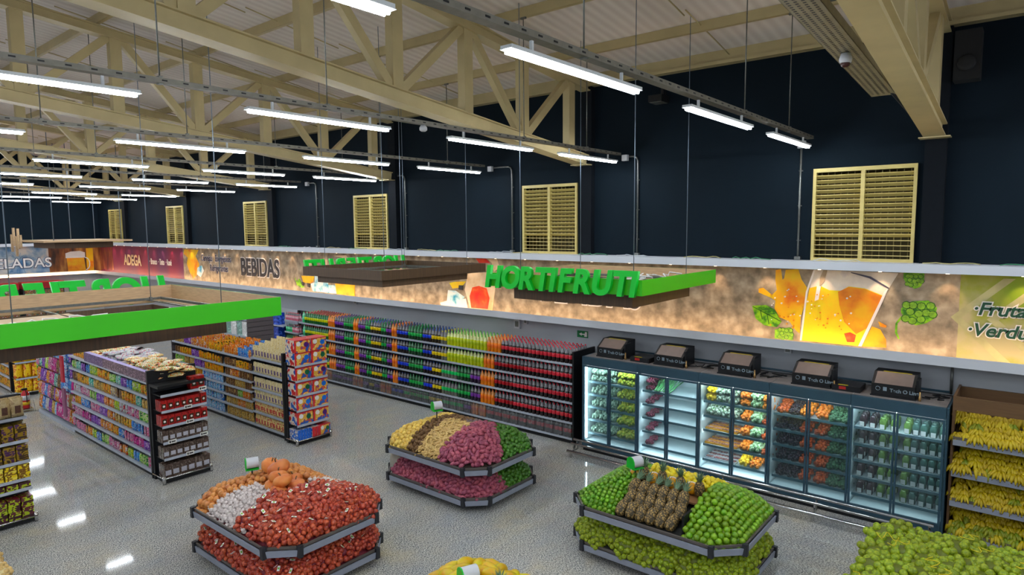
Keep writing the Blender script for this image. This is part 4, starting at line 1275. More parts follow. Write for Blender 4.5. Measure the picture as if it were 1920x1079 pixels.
pasta2 = bag_me('pasta_bag', pm('pasta2', (226, 196, 110), (236, 214, 150), (190, 60, 40), scale=30), mat('pasta_label_red', (190, 60, 50), .4, 0, .2, 30), .13, .24, .07)
for i, z in enumerate(G2z):
    for k in range(11):
        me_ = pasta2 if i < 2 else pasta
        dep = 5 if i == 5 else 1
        for d in range(dep):
            lb = '%s pasta bag on the %s of the pasta bay' % ('cream and red' if i < 2 else 'cream', ['bottom shelf', 'second shelf', 'third shelf', 'fourth shelf', 'fifth shelf', 'top shelf'][i])
            place('pasta_bag', me_, (-13.70 + k * .123, 7.46 + d * .15, z + (.03 * d if i == 5 else 0)), lb, 'pack', lb, (0, 0, random.uniform(-.1, .1)), (1, 1, 1.15 if i == 5 else .98))
rowsB = [[('gold', 10)], [('gold', 5), ('orange', 3)], [('brown', 5), ('green', 2), ('orange', 3)], [('brown', 4), ('gold', 4)], [('brown', 2), ('red', 4), ('brown', 3)], [('brown', 5), ('yellow', 5)], [('orange', 6), ('blue', 4)]]
rowsC = [[('cyan', 20)], [('blue', 8), ('cyan', 10)], [('yellow', 9), ('cyan', 10)], [('green', 6), ('yellow', 5), ('cyan', 8)], [('green', 4), ('gold', 4), ('purple', 4), ('yellow', 7)], [('brown', 2), ('yellow', 5), ('purple', 3), ('yellow', 8)], [('gold', 4), ('purple', 3), ('red', 7), ('yellow', 5)]]
for i, z in enumerate(G2m):
    sw = ['bottom shelf', 'second shelf', 'third shelf', 'fourth shelf', 'fifth shelf', 'sixth shelf', 'top shelf'][i]
    d_ = 5 if i == 6 else 1
    hs_ = .95 if i else 1.15
    if 1 <= i < 6: hs_ = .9
    run('bay beside the pasta', sw, -15.1, -13.85, 7.46, z, .115, rowsB[i], 'biscuit_bag', 'bag', d_, .14, 0, hs_, dz=.03)
    run('far bays of the second aisle', sw, -17.8, -15.2, 7.46, z, .135, rowsC[i], 'cereal_bag', 'bag', d_, .14, 0, hs_, dz=.02)
# end cap with gift boxes
e2 = end_cap('end display of red and yellow cake boxes at the second aisle', -11.92, 7.36, 8.17, [.08, .42, .74, 1.06, 1.38, 1.70], 1.75, .36)
bx_front = print_mat('cake_box_front', [(226, 170, 60), (236, 200, 110), (190, 110, 40), (226, 60, 40), (40, 90, 170)], 9, widths=[.34, .5, .62, .72])
bx_side = print_mat('cake_box_side', [(30, 90, 180), (226, 210, 190), (206, 40, 40)], 8)
red_b = mat('cake_box_red', (206, 36, 44), .35)
emb = {'blue': mat('emblem_blue', (20, 110, 210), .3), 'green': mat('emblem_green', (10, 96, 60), .3), 'purple': mat('emblem_purple', (80, 20, 110), .3)}
bxb = MB(); bxb.box(-.19, .19, -.17, .17, 0, .27, bx_side, front=bx_front, top=red_b); bxb.box(-.19, -.15, -.172, -.168, 0, .27, red_b); bxb.box(-.15, .19, -.173, -.168, .25, .27, red_b)
bx_me = bxb.mesh('cake_box')
em_me = {k_: MB().prism([(.09 + .055 * math.cos(a * PI / 7), .16 + .055 * math.sin(a * PI / 7)) for a in range(14)], 'Y', -.178, -.17, m_).prism([(-.19 + .12 * 0 + .05 * math.cos(a * PI / 7) + .1, .19 + .05 * math.sin(a * PI / 7)) for a in range(14)], 'Y', -.1765, -.17, w_white).mesh('round_emblem') for k_, m_ in emb.items()}
seqs = ['green', 'purple', 'blue', 'blue', 'green', 'blue', 'green', 'purple', 'blue', 'green', 'purple', 'blue', 'green', 'blue']
q_ = 0
for lv, z in enumerate([.42, .74, 1.06, 1.38, 1.70, 1.975]):
    for i in range(2):
        c = seqs[q_ % len(seqs)]; q_ += 1
        pos = ['lowest', 'second', 'third', 'fourth', 'fifth', 'topmost'][lv]
        t = thing('cake_box', 'cake box with %s emblem, %s tier of boxes, %s of the end display' % (c, pos, ['left', 'right'][i]), 'box', (-12.1, 7.36 + .205 + .40 * i, z), PI / 2, 'cake boxes')
        child('carton', bx_me, t); child('emblem', em_me[c], t)
thin = MB().box(-.03, .03, -.17, .15, 0, .24, pm('thinbox', (30, 110, 210), (230, 220, 210), (40, 80, 170), scale=16), front=mat('thin_box_spine', (30, 100, 200), .4, 0, .3, 20)).mesh('thin_box')
thinr = MB().box(-.03, .03, -.17, .15, 0, .24, bx_side, front=red_b).mesh('thin_box')
for i in range(5):
    place('thin_box', thin, (-12.08, 7.40 + i * .065, .08), 'thin blue cake carton at the left of the bottom shelf of the box display', 'box', 'thin blue cartons', (0, 0, PI / 2))
for i in range(3):
    place('thin_box', thinr, (-12.05, 7.86 - .065 * i, .08), 'thin red cake carton in the middle of the bottom shelf of the box display', 'box', 'thin red cartons', (0, 0, PI / 2))
t = thing('cake_box', 'cake box with green emblem at the right end of the bottom shelf', 'box', (-12.06, 8.02, .08), PI / 2); t.scale = (.72, 1, .9)
child('carton', bx_me, t); child('emblem', em_me['green'], t)
# ---- third gondola end cap at the left edge
e3 = end_cap('end display of maroon and yellow packs at the left edge', -12.1, 1.95, 2.80, [.08, .56, .72, 1.0, 1.33, 1.70], 2.0, .42)
flat = {}
for nm, cs_ in (('maroon', ((90, 20, 40), (140, 30, 50), (60, 14, 30), (170, 190, 20))), ('yellow', ((236, 206, 10), (226, 180, 0), (240, 220, 80), (120, 80, 20))), ('purple and gold', ((70, 30, 80), (190, 160, 20), (60, 40, 20), (150, 120, 20)))):
    flat[nm] = MB().box(-.075, .075, -.11, .11, 0, .032, pm('flat_' + nm, *cs_, scale=24), front=pm('flatf_' + nm, cs_[0], cs_[3], cs_[2], scale=10)).mesh('flat_pack')
for (z, nm, n_, k_) in ((.08, 'maroon', 11, 0), (.56, 'maroon', 3, 1), (.72, 'yellow', 7, 2), (1.0, 'purple and gold', 8, 3), (1.33, 'purple and gold', 8, 4)):
    for i in range(5):
        for j in range(n_):
            lb = '%s flat pack stacked on the %s shelf of the left edge display' % (nm, ['bottom', 'second', 'third', 'fourth', 'fifth'][k_])
            place('flat_pack', flat[nm], (-12.22 + random.uniform(-.01, .01) + (.05 if k_ == 0 else 0), 2.03 + .168 * i, z + j * .0325 + .001), lb, 'pack', lb, (0, 0, PI / 2 + random.uniform(-.05, .05)))
tanbag = bag_me('tan_bag', pm('tanbag', (186, 160, 110), (200, 176, 130), (160, 130, 90), scale=16), mat('tan_label', (96, 60, 44), .4, 0, .2, 30), .16, .30, .09)
for i in range(5):
    for d in range(2):
        place('tan_bag', tanbag, (-12.2 - d * .12, 2.04 + .165 * i, 1.70), 'tan bag with brown label on top of the left edge display', 'pack', 'tan bags on the left edge display', (0, 0, PI / 2))
MB().box(-.48, -.43, -.42, .42, 0, 2.0, black).obj('side_post', e3)
# ---- yellow display further back
e4 = end_cap('yellow stocked end display behind the fire extinguisher', -21.6, 4.8, 5.6, [.08, .5, .95], 1.5, .5)
yel = bag_me('yellow_bag', pm('yelbag', (236, 186, 0), (240, 200, 20), (196, 70, 10), (230, 170, 0), scale=14), None, .2, .3, .1)
for lv, z in enumerate((.08, .5, .95)):
    for i in range(4):
        for d in range(2):
            lb = 'yellow bag on the %s shelf of the yellow display' % ['bottom', 'middle', 'top'][lv]
            place('yellow_bag', yel, (-21.68 - d * .12, 4.9 + i * .2, z), lb, 'pack', lb, (0, 0, PI / 2), (1, 1, 1.3))
ys = shelf_unit('yellow_shelving', 'shelving of yellow packs running back behind the yellow display', 'shelf', -25.5, -22.12, 4.8, 5.2, [.12, .45, .78, 1.1], 1.5, [-25.5, -24.4, -23.25, -22.12])
for i, z in enumerate([.12, .45, .78, 1.1]):
    run('yellow shelving', ['bottom shelf', 'second shelf', 'third shelf', 'top shelf'][i], -25.4, -22.15, 4.87, z, .17, [('yellow', 30)], 'yellow_pack', 'pack', 1, .1, 0, 1.25)
# coolers along the left wall
for k in range(4):
    y0_ = 3.2 + k * 1.75
    t = thing('upright_cooler', 'dark upright cooler with red header on the left wall, %s' % ['fourth from the corner', 'third from the corner', 'second from the corner', 'nearest the corner'][k], 'cooler', (LX + .4, y0_, 0), 0, 'left wall coolers')
    MB().box(-.39, .3, 0, 1.6, 0, 1.9, panel_dark).obj('cabinet', t)
    MB().box(-.39, .34, 0, 1.6, 1.9, 2.2, mat('cooler_header_red', (170, 24, 30), .4)).obj('header', t)
    for q in range(2): MB().box(.3, .33, .05 + .78 * q, .77 + .78 * q, .15, 1.85, pm('cooler_goods', (60, 90, 80), (160, 120, 60), (120, 40, 40), (180, 180, 170), scale=9)).obj('door', t)

# ================================================================= glass door coolers
teal_f = mat('cooler_frame_blue_grey', (46, 76, 92), .4, .1, .06, 4)
cool_in = mat('cooler_white_interior', (206, 218, 220), .4, 0, .03, 3)
cool_deck = mat('cooler_deck_grey', (130, 122, 118), .5, .2, .1, 6)
door_glass = glass_mat('cooler_door_glass', (.84, .93, .95), .1, .05, (.30, .42, .46))
led_w = glow('cooler_led', (.85, .95, 1.0), 18)
added_led_dim = glow('added_shelf_led_dim', (.85, .95, 1.0), 3.5)
FX0, FW, FY0, FY1, FH = -7.05, 1.23, 10.88, 11.78, 1.95
cz = [.34, .62, .89, 1.15, 1.42]
cword_ = ['leftmost, of broccoli and yellow greens', 'second, mostly empty white shelves', 'middle, of yellow trays and fruit bags', 'fourth, of plums and oranges', 'rightmost, of jars with white labels']
for k in range(5):
    x0 = FX0 + k * FW
    t = thing('glass_door_cooler', 'blue-grey two door glass cooler, ' + cword_[k], 'cooler', (x0, FY0, 0), 0, 'glass door coolers')
    W_, D_ = FW, FY1 - FY0
    b = MB()
    b.box(.0, W_, D_ - .05, D_, .1, FH, cool_in)
    b.box(.0, .006, .06, D_ - .05, .1, FH, cool_in); b.box(W_ - .006, W_, .06, D_ - .05, .1, FH, cool_in)
    b.box(.02, W_ - .02, .06, D_ - .05, .1, .2, cool_in)
    b.box(.02, W_ - .02, .06, D_ - .05, FH - .14, FH - .02, cool_in)
    b.obj('cabinet', t)
    if k == 4: MB().box(W_, W_ + .03, .0, D_, .06, FH, teal_f).obj('side_panel', t)
    if k == 0: MB().box(-.03, .0, .0, D_, .06, FH, teal_f).obj('side_panel', t)
    MB().box(0, W_, .0, D_, 0, .1, black).obj('plinth', t)
    MB().box(.003, W_ - .003, -.03, .06, FH - .16, FH, teal_f).obj('header', t)
    MB().box(.003, W_ - .003, -.02, .06, .1, .2, teal_f).obj('sill', t)
    MB().box(0, W_, .06, D_, FH - .02, FH, cool_deck).obj('top_deck', t)
    MB().box(.03, W_ - .03, .07, .09, FH - .19, FH - .165, led_w).obj('led_or_fill_strip', t)
    added_led = led_w if k in (1, 2) else added_led_dim
    if k == 0: MB().box(.035, .05, .05, .07, .25, FH - .2, led_w).obj('led_or_fill_strip', t)
    for z in cz:
        s_ = MB().box(.025, W_ - .025, .16, D_ - .05, z - .015, z, cool_in).obj('shelf', t)
        MB().box(.025, W_ - .025, .15, .16, z - .03, z + .01, mat('cooler_rail', (100, 132, 142), .35, 0, .05)).obj('price_rail', s_)
        MB().box(.03, W_ - .03, .162, .178, z - .026, z - .016, added_led).obj('led_or_fill_strip', s_)  # strip added out of sight under each shelf to brighten the cooler
    for q in range(2):
        a, c = .005 + q * W_ / 2, W_ / 2 - .005 + q * W_ / 2
        d = bpy.data.objects.new('door', None); COL.objects.link(d); d.parent = t
        fr = MB()
        fr.box(a, a + .03, -.03, .0, .2, FH - .165, teal_f); fr.box(c - .03, c, -.03, .0, .2, FH - .165, teal_f)
        fr.box(a + .03, c - .03, -.03, .0, .2, .235, teal_f); fr.box(a + .03, c - .03, -.03, .0, FH - .2, FH - .165, teal_f)
        fr.obj('door_frame', d)
        MB().box(a + .03, c - .03, -.018, -.012, .235, FH - .2, door_glass).obj('glass_pane', d)
        hx = c - .02 if q == 0 else a + .02
        MB().tube([(hx, -.03, .85), (hx, -.06, .9), (hx, -.06, 1.2), (hx, -.03, 1.25)], .009, teal_f, 6).obj('handle', d)

# bumper rails in front of the coolers
t = thing('bumper_rail', 'double polished steel bumper rail along the foot of the coolers', 'rail', (-4.0, 10.5, 0))
for (y, z, r_) in ((.08, .30, .022), (-.02, .24, .022), (-.16, .12, .03)):
    MB().tube([(-3.08, y, z), (3.05, y, z)], r_, chrome, 10).obj('rail', t)
for x in (-3.0, -1.5, 0, 1.5, 3.0):
    MB().box(x - .02, x + .02, -.17, -.13, 0, .1, chrome).box(x - .015, x + .015, -.14, .1, .10, .115, chrome).box(x - .015, x + .015, .07, .10, .115, .29, chrome).box(x - .015, x + .015, -.04, .0, .115, .23, chrome).obj('rail_post', t)

# control boxes on top
screen = mat('warm_brown_panel', (120, 104, 96), .35, .2, .05, 8)
yel_s = mat('warning_yellow', (180, 160, 20), .5)
logo = mat('silver_print', (130, 146, 156), .4)
brass = mat('brass_fitting', (176, 140, 90), .35, .8)
pos = [(-6.85, 'first from the left'), (-5.58, 'second from the left'), (-4.33, 'third from the left'), (-3.07, 'fourth from the left'), (-1.90, 'fifth, nearest the banana rack')]
for x, wd in pos:
    t = thing('control_unit', 'black sloping control unit on top of the coolers, ' + wd, 'appliance', (x, 11.08, FH), 0, 'control units on the coolers')
    b = MB()
    b.prism([(0, 0), (.52, 0), (.52, .34), (.24, .34), (0, .19)], 'X', 0, .58, black)
    b.obj('case', t)
    MB().add([(.04, .0, .198), (.54, .0, .198), (.54, .23, .342), (.04, .23, .342), (.04, .01, .19), (.54, .01, .19), (.54, .24, .335), (.04, .24, .335)],
             [(0, 1, 2, 3), (7, 6, 5, 4), (0, 4, 5, 1), (1, 5, 6, 2), (2, 6, 7, 3), (3, 7, 4, 0)], screen).obj('brown_panel', t)
    MB().box(.12, .50, .25, .28, .34, .346, yel_s).obj('warning_strip', t)
    MB().box(-.01, .6, -.02, .0, 0, .02, black).obj('foot', t)
    text('lettering', 'Tech O Line', .075, logo, (.25, -.004, .085), FACE_S, t, .002, .002)
    b = MB(); b.tube([(.09 + .03 * math.cos(a * PI / 6), -.004, .12 + .03 * math.sin(a * PI / 6)) for a in range(13)], .004, logo, 4, False); b.obj('round_logo', t)
    MB().box(.16, .21, -.004, 0, .09, .15, logo).obj('label_square', t)
    MB().lathe([(.02, 0), (.02, .06), (.012, .07), (.012, .14)], brass, 10, (.64, .02, 0)).obj('brass_valve', t)
    MB().box(.585, .62, .05, .3, .02, .3, black).obj('side_handle', t)
for x, wd in ((-6.08, 'between the first and second control units'), (-2.45, 'between the fourth and fifth control units')):
    t = thing('flat_control_box', 'low flat black box on the coolers, ' + wd, 'appliance', (x, 11.06, FH))
    MB().box(0, .40, 0, .42, 0, .09, black).obj('case', t)
    MB().box(.10, .2, -.004, .0, .03, .075, mat('red_sticker', (170, 30, 24), .4)).obj('sticker', t)
    MB().box(.08, .22, .02, .07, .09, .093, yel_s).obj('sticker', t)
random.seed(8)
for i, x in enumerate((-6.2, -4.85, -4.6, -3.6, -3.4, -2.2, -1.15, -1.0)):
    b = MB()
    b.tube([(x + random.uniform(-.12, .12), 11.2 + .05 * j + random.uniform(-.04, .04), FH + .012 + .03 * random.random()) for j in range(8)], .011, black, 5)
    tag(b.obj('power_cable'), 'tangled black cable lying on the cooler tops', 'cable', 'cables on the cooler tops')
tag(MB().tube([(-6.9, 11.76, FH + .05), (-.95, 11.76, FH + .05)], .018, teal_f, 8).obj('long_pipe'), 'thin blue-grey pipe running behind the control units', 'pipe')

# ---- goods in the coolers
def blob_me(name, mt, r, n, pr=.03, seed=0, core=None, squash=.8, top=True):
    random.seed(seed)
    b = MB()
    if core: b.ball((0, 0, r * squash), (r * .9, r * .9, r * squash * .9), core, 10, 6)
    for i in range(n):
        a = 2.39996 * i
        zz = 1 - (i + .5) / n * (1.5 if top else 2)
        q = math.sqrt(max(0, 1 - zz * zz))
        b.ball((r * .85 * q * math.cos(a), r * .85 * q * math.sin(a), r * squash + r * squash * .85 * zz), pr * random.uniform(.85, 1.15), mt, 7, 4)
    return b.mesh(name)
f_orange = mat('orange_skin', (226, 120, 20), .45, 0, .15, 30, bump=.1, obj_var=.1)
cool_goods = {
 'cabbage': ('wrapped_broccoli', blob_me('wrapped_broccoli', mat('pale_cabbage', (110, 150, 120), .5, 0, .3, 40, c2=(190, 210, 190)), .085, 12, .035, 1, mat('broccoli_dark', (50, 90, 70), .5), .7), 'wrapped pale green broccoli head'),
 'yellowgreen': ('leafy_cauliflower', blob_me('leafy_cauliflower', mat('yellow_green_leaf', (150, 190, 40), .5, 0, .3, 30, c2=(220, 200, 60)), .09, 14, .035, 2, mat('leaf_mid_green', (70, 130, 40), .5), .7), 'yellow-green leafy vegetable head'),
 'grape': ('grape_tray', blob_me('grape_tray', mat('grape_red', (110, 24, 50), .3, 0, .2, 30), .085, 22, .022, 3, mat('grape_dark', (60, 14, 34), .4), .5), 'tray of dark red grapes'),
 'leaf': ('leafy_bag', blob_me('leafy_bag', mat('bag_leaf', (90, 120, 80), .4, 0, .4, 30, c2=(200, 210, 190)), .10, 14, .04, 4, mat('leaf_mid_green', (70, 130, 40), .5), .7), 'clear bag of dark leaves'),
 'lemon': ('lemon_bag', blob_me('lemon_bag', mat('lemon_skin', (236, 190, 10), .4, 0, .1, 30), .09, 14, .036, 5, None, .7), 'bag of yellow lemons'),
 'orange': ('orange_bag', blob_me('orange_bag', f_orange, .09, 14, .035, 6, None, .7), 'bag of oranges'),
 'lettuce': ('pale_lettuce', blob_me('pale_lettuce', mat('pale_lettuce', (140, 180, 120), .5, 0, .3, 30, c2=(190, 214, 170)), .10, 16, .04, 7, mat('leaf_mid_green', (70, 130, 40), .5), .75), 'pale green lettuce head'),
 'plum': ('plum_tray', blob_me('plum_tray', mat('plum_skin', (46, 22, 34), .3, 0, .2, 30), .09, 18, .03, 8, None, .5), 'tray of dark plums'),
 'persimmon': ('persimmon_tray', blob_me('persimmon_tray', mat('persimmon_skin', (206, 84, 24), .3, 0, .2, 30), .09, 14, .034, 9, None, .5), 'tray of red-orange fruit'),
 'kale': ('dark_green_pack', blob_me('dark_green_pack', mat('kale_green', (40, 84, 50), .5, 0, .4, 40, c2=(90, 130, 90)), .09, 14, .034, 10, mat('broccoli_dark', (50, 90, 70), .5), .5), 'pack of dark green vegetables'),
}
tray_y = mat('yellow_tray', (220, 150, 20), .4)
for nm, c in (('yellow_fruit_tray', (130, 60, 40)), ('wine_red_tray', (110, 40, 46))):
    b = MB(); b.box(-.07, .07, -.05, .05, 0, .03, tray_y if nm[0] == 'y' else whitem); b.box(-.055, .055, -.036, .036, .03, .04, pm(nm, c, tuple(min(255, v + 60) for v in c), (190, 150, 130), scale=40))
    cool_goods[nm[:6]] = (nm, b.mesh(nm), '%s tray wrapped in film' % ('yellow framed' if nm[0] == 'y' else 'white and wine red'))
b = MB()
random.seed(2)
for i in range(20):
    x = random.uniform(-.06, .06)
    b.tube([(x, -.12, .03), (x * 1.3, .05, .08), (x * 2.2 + random.uniform(-.03, .03), .3, .20 + random.uniform(-.03, .04))], [.008, .007, .004], mat('spring_onion_green', (50, 140, 70), .4, 0, .3, 9, c2=(110, 180, 110)), 5)
cool_goods['onion'] = ('spring_onions', b.mesh('spring_onions'), 'bundle of spring onions')
cool_goods['jarb'] = ('juice_jar', MB().lathe([(.04, 0), (.045, .02), (.045, .12), (.03, .15), (.03, .17)], mat('jar_dark', (60, 40, 44), .2), 10).box(-.028, .028, -.05, -.045, .01, .075, w_white).mesh('juice_jar'), 'dark red jar with white label')
cool_goods['jarg'] = ('juice_jar', MB().lathe([(.04, 0), (.045, .02), (.045, .12), (.03, .15), (.03, .17)], mat('jar_green', (96, 126, 56), .2), 10).box(-.028, .028, -.05, -.045, .01, .075, w_white).mesh('juice_jar'), 'green jar with white label')
cool_goods['jart'] = ('juice_jar', MB().lathe([(.04, 0), (.045, .02), (.045, .12), (.03, .15), (.03, .17)], mat('jar_teal', (60, 92, 84), .2), 10).box(-.028, .028, -.05, -.045, .01, .075, w_white).mesh('juice_jar'), 'dull green jar with white label')
# per door: five shelves from the bottom, each a list of (x fraction, kind)
plan = [
 [['cabbage'] * 3] * 5,
 [['yellowgreen', 'yellowgreen', 'grape']] * 5,
 [['grape'], ['grape'], ['grape'], ['grape'], ['grape', 'onion', 'onion']],
 [[], [], [], [], []],
 [['wine_r'] * 4, ['yellow'] * 4, ['yellow'] * 4, ['leaf'] * 3, ['lemon', 'leaf', 'leaf']],
 [['lemon', 'orange'], ['orange', 'lettuce', 'persimmon'], ['orange', 'lettuce', 'persimmon'], ['orange', 'lettuce', 'persimmon'], ['orange', 'lettuce', 'orange']],
 [['plum', 'plum', 'persimmon']] * 3 + [['plum', 'plum', 'persimmon'], ['persimmon', 'plum', 'orange']],
 [['persimmon', 'kale', 'kale']] * 4 + [['orange', 'kale', 'kale']],
 [['jarb', 'jarb', 'jarg', 'jarg']] * 5,
 [['jarg', 'jart', 'jart', 'jart', 'jart']] * 5,
]
dword = ['first', 'second', 'third', 'fourth', 'fifth', 'sixth', 'seventh', 'eighth', 'ninth', 'tenth']
swd = ['bottom', 'second', 'middle', 'fourth', 'top']
random.seed(31)
for d in range(10):
    xd = FX0 + .615 * d
    for s_, items in enumerate(plan[d]):
        n = len(items)
        z = cz[s_]
        for i, kd in enumerate(items):
            nm, me_, ds = cool_goods[kd]
            st = .57 / max(n, 3)
            x = xd + .05 + st * (i + .5)
            big = kd not in ('yellow', 'wine_r', 'jarb', 'jarg', 'jart', 'onion')
            lb = '%s on the %s shelf behind the %s cooler door' % (ds, swd[s_], dword[d])
            for r_ in range(3 if not kd.startswith('onion') else 1):
                tall = s_ == 4 and big and d in (0, 1, 2, 4, 5)
                for h_ in range(2 if tall else 1):
                    place(nm, me_, (x + random.uniform(-.01, .01), FY0 + .26 + r_ * .17, z + h_ * .13 + (.03 * r_ if big else 0)), lb, 'produce' if not kd.startswith('jar') else 'jar', lb,
                          (0, 0, random.uniform(-.1, .1) if not big else random.uniform(0, 6)), 1.0 if big else 1.1)

# ================================================================= banana rack
rack_wood = mat('rack_brown_wood', (120, 86, 52), .5, 0, .25, 3, stretch=(1, 12, 12), c2=(96, 68, 40))
rim_lo = mat('rim_pale_grey', (150, 156, 172), .35, .2, .04, 5)
rim_hi = mat('rim_brown_grey', (104, 96, 90), .4, .2, .05, 5)
t = thing('banana_rack', 'wooden topped four level rack heaped with bananas at the right edge', 'rack', (-.84, 11.0, 0))
MB().box(0, 1.9, .82, .86, 0, 2.1, rack_wood).obj('back_panel', t)
MB().box(0, .03, -.02, .86, 0, 2.12, rack_wood).obj('side_panel', t); MB().box(1.87, 1.9, -.02, .86, 0, 2.12, rack_wood).obj('side_panel', t)
MB().box(.03, 1.87, -.02, .02, 1.92, 2.12, rack_wood).obj('header_board', t)
MB().box(.03, 1.87, .0, .8, .0, .06, black).obj('base', t)
bz = [.06, .55, .99, 1.45]
for z in bz:
    s_ = MB().box(.03, 1.87, -.05, .8, z, z + .02, rack_wood).obj('shelf', t)
    MB().box(.03, 1.87, -.09, -.06, z - .02, z + .06, rim_lo).box(.03, 1.87, -.075, -.05, z + .06, z + .10, rim_hi).obj('front_rim', s_)
ban_m = mat('banana_skin', (218, 190, 8), .45, 0, .3, 14, c2=(186, 158, 6), obj_var=.12)
ban_t = mat('banana_tip', (90, 66, 20), .6)
ban_g = mat('banana_skin_green', (170, 170, 14), .45, 0, .3, 14, c2=(104, 130, 14), obj_var=.12)
def bunch(n, mt, seed):
    random.seed(seed)
    b = MB()
    for i in range(n):
        a = (i - (n - 1) / 2) * .27
        pts = []
        for j in range(6):
            u = j / 5
            r_ = .03 + .13 * u
            z = .0 - .15 * u * u + .06 * u
            pts.append((math.sin(a) * r_ * 1.1, -math.cos(a) * r_ * .9 + .02 * (i % 2), z + .018 * (i % 2)))
        b.tube(pts, [.007, .018, .025, .026, .019, .007], mt, 6)
        b.tube([pts[-1], (pts[-1][0], pts[-1][1] - .006, pts[-1][2] - .012)], [.006, .004], ban_t, 5)
    b.ball((0, 0, 0), (.02, .02, .018), ban_t, 6, 4)
    return b.mesh('banana_bunch')
bun = [bunch(5, ban_m, 1), bunch(6, ban_m, 2), bunch(5, ban_g, 3)]
random.seed(77)
rk = ['bottom', 'second', 'third', 'top']
for lv, z in enumerate(bz):
    for c_ in range(13):
        for r_ in range(5):
            x = -.75 + c_ * .1 + random.uniform(-.02, .02)
            if x > .6: continue
            u = r_ / 4
            g_ = 2 if (lv == 0 and r_ < 2 and random.random() < .6) or random.random() < .08 else random.choice((0, 1))
            lb = '%s banana bunch in the heap on the %s level of the banana rack' % ('greenish' if g_ == 2 else 'ripe yellow', rk[lv])
            place('banana_bunch', bun[g_], (x, 11.02 + .30 * u + random.uniform(-.02, .02), z + .13 + .24 * u), lb, 'bananas', lb, (random.uniform(-.15, .3), random.uniform(-.15, .15), random.uniform(-.3, .3) + (PI / 3 if random.random() < .12 else 0)), random.uniform(.85, 1.05))
for lv, z in enumerate(bz):
    MB().add([(.04, .02, z + .02), (1.86, .02, z + .02), (1.86, .02, z + .05), (.04, .02, z + .05), (1.86, .45, z + .25), (.04, .45, z + .25), (.04, .5, z + .02), (1.86, .5, z + .02)],
             [(0, 1, 2, 3), (3, 2, 4, 5), (5, 4, 7, 6), (0, 3, 5, 6), (1, 7, 4, 2), (0, 6, 7, 1)], mat('rack_insert_brown', (70, 50, 16), .7)).obj('sloping_insert', t)

# ================================================================= produce islands
OA, OB, OC = 1.2, .87, .30
def octo(s=0.0):
    a, b, c = OA - s, OB - s, max(.02, OC - s * .59)
    return [(-a, -b + c), (-a + c, -b), (a - c, -b), (a, -b + c), (a, b - c), (a - c, b), (-a + c, b), (-a, b - c)]
def dist(u, v, s=0.0):
    a, b, c = OA - s, OB - s, max(.02, OC - s * .59)
    return min(a - abs(u), b - abs(v), (a + b - c - abs(u) - abs(v)) / 1.41421)
def up_surf(u, v, amp, s=0.0):
    d = max(0, dist(u, v, s))
    return .73 + amp * (1 - math.exp(-d / .30))
def lo_surf(u, v):
    d = max(0, dist(u, v))
    return .24 + min(d / .36, 1) * .34
conn = mat('rim_corner_black', (34, 36, 42), .5)
def island(label, cx, cy, rz, amp, filler_m):
    t = thing('produce_island', label, 'display', (cx, cy, 0), rz)
    MB().box(-.8, .8, -.45, .45, .0, .64, black).obj('pedestal', t)
    for q, z in enumerate((.12, .62)):
        P_ = octo()
        tr_ = MB().prism(octo(.02), 'Z', z, z + .02, black).obj('tray', t)
        b1 = MB()
        for i in range(8):
            p, p2 = P_[i], P_[(i + 1) % 8]
            mx_, my_ = (p[0] + p2[0]) / 2, (p[1] + p2[1]) / 2
            r1 = MB()
            for (zl, zh, o, mm) in ((z, z + .085, .025, rim_lo), (z + .085, z + .13, .008, rim_hi)):
                d = Vector((p2[0] - p[0], p2[1] - p[1], 0)); L_ = d.length; d.normalize()
                n_ = Vector((d.y, -d.x, 0))
                if n_.x * mx_ + n_.y * my_ < 0: n_ = -n_
                a0 = Vector((p[0], p[1], 0)) + d * .02; a1 = Vector((p2[0], p2[1], 0)) - d * .02
                vs = []
                for zz in (zl, zh):
                    oo = o if zz == zl else o + .012
                    for base in (a0, a1): vs += [tuple(base + n_ * (oo - .02) + Vector((0, 0, zz))), tuple(base + n_ * oo + Vector((0, 0, zz)))]
                r1.add(vs, [(0, 2, 3, 1), (4, 5, 7, 6), (1, 3, 7, 5), (0, 4, 6, 2), (0, 1, 5, 4), (2, 6, 7, 3)], mm)
            r1.obj('rim', tr_)
            r2_ = MB()
            pv = Vector((p[0], p[1], 0)); o_ = pv.normalized() * .022
            r2_.box(p[0] + o_.x - .03, p[0] + o_.x + .03, p[1] + o_.y - .03, p[1] + o_.y + .03, z - .01, z + .14, conn)
            r2_.obj('corner_bracket', tr_)
    # added filler mounds; dark ones paint in the shade between the fruit
    for nm, fn, levels in (('mound_filler', lambda u, v: up_surf(u, v, amp) - .075, (0.03, .08, .16, .28, .45, .8)), ('mound_filler', lambda u, v: lo_surf(u, v) - .075, (.03, .12, .25, .37))):
        vs, fs = [], []
        for s_ in levels:
            for (u, v) in octo(s_) if s_ < .8 else [(x * .3, y * .05) for x, y in octo(.1)]:
                vs.append((u, v, fn(u, v)))
        for i in range(len(levels) - 1):
            for k in range(8):
                a, c = i * 8 + k, i * 8 + (k + 1) % 8
                fs.append((a, c, c + 8, a + 8))
        e = (len(levels) - 1) * 8
        fs.append(tuple(e + k for k in range(8)))
        MB().add(vs, fs, filler_m, False).obj(nm, t)
    return t
def world_of(t, u, v, z):
    c, s_ = math.cos(t.rotation_euler[2]), math.sin(t.rotation_euler[2])
    return (t.location.x + c * u - s_ * v, t.location.y + s_ * u + c * v, z)
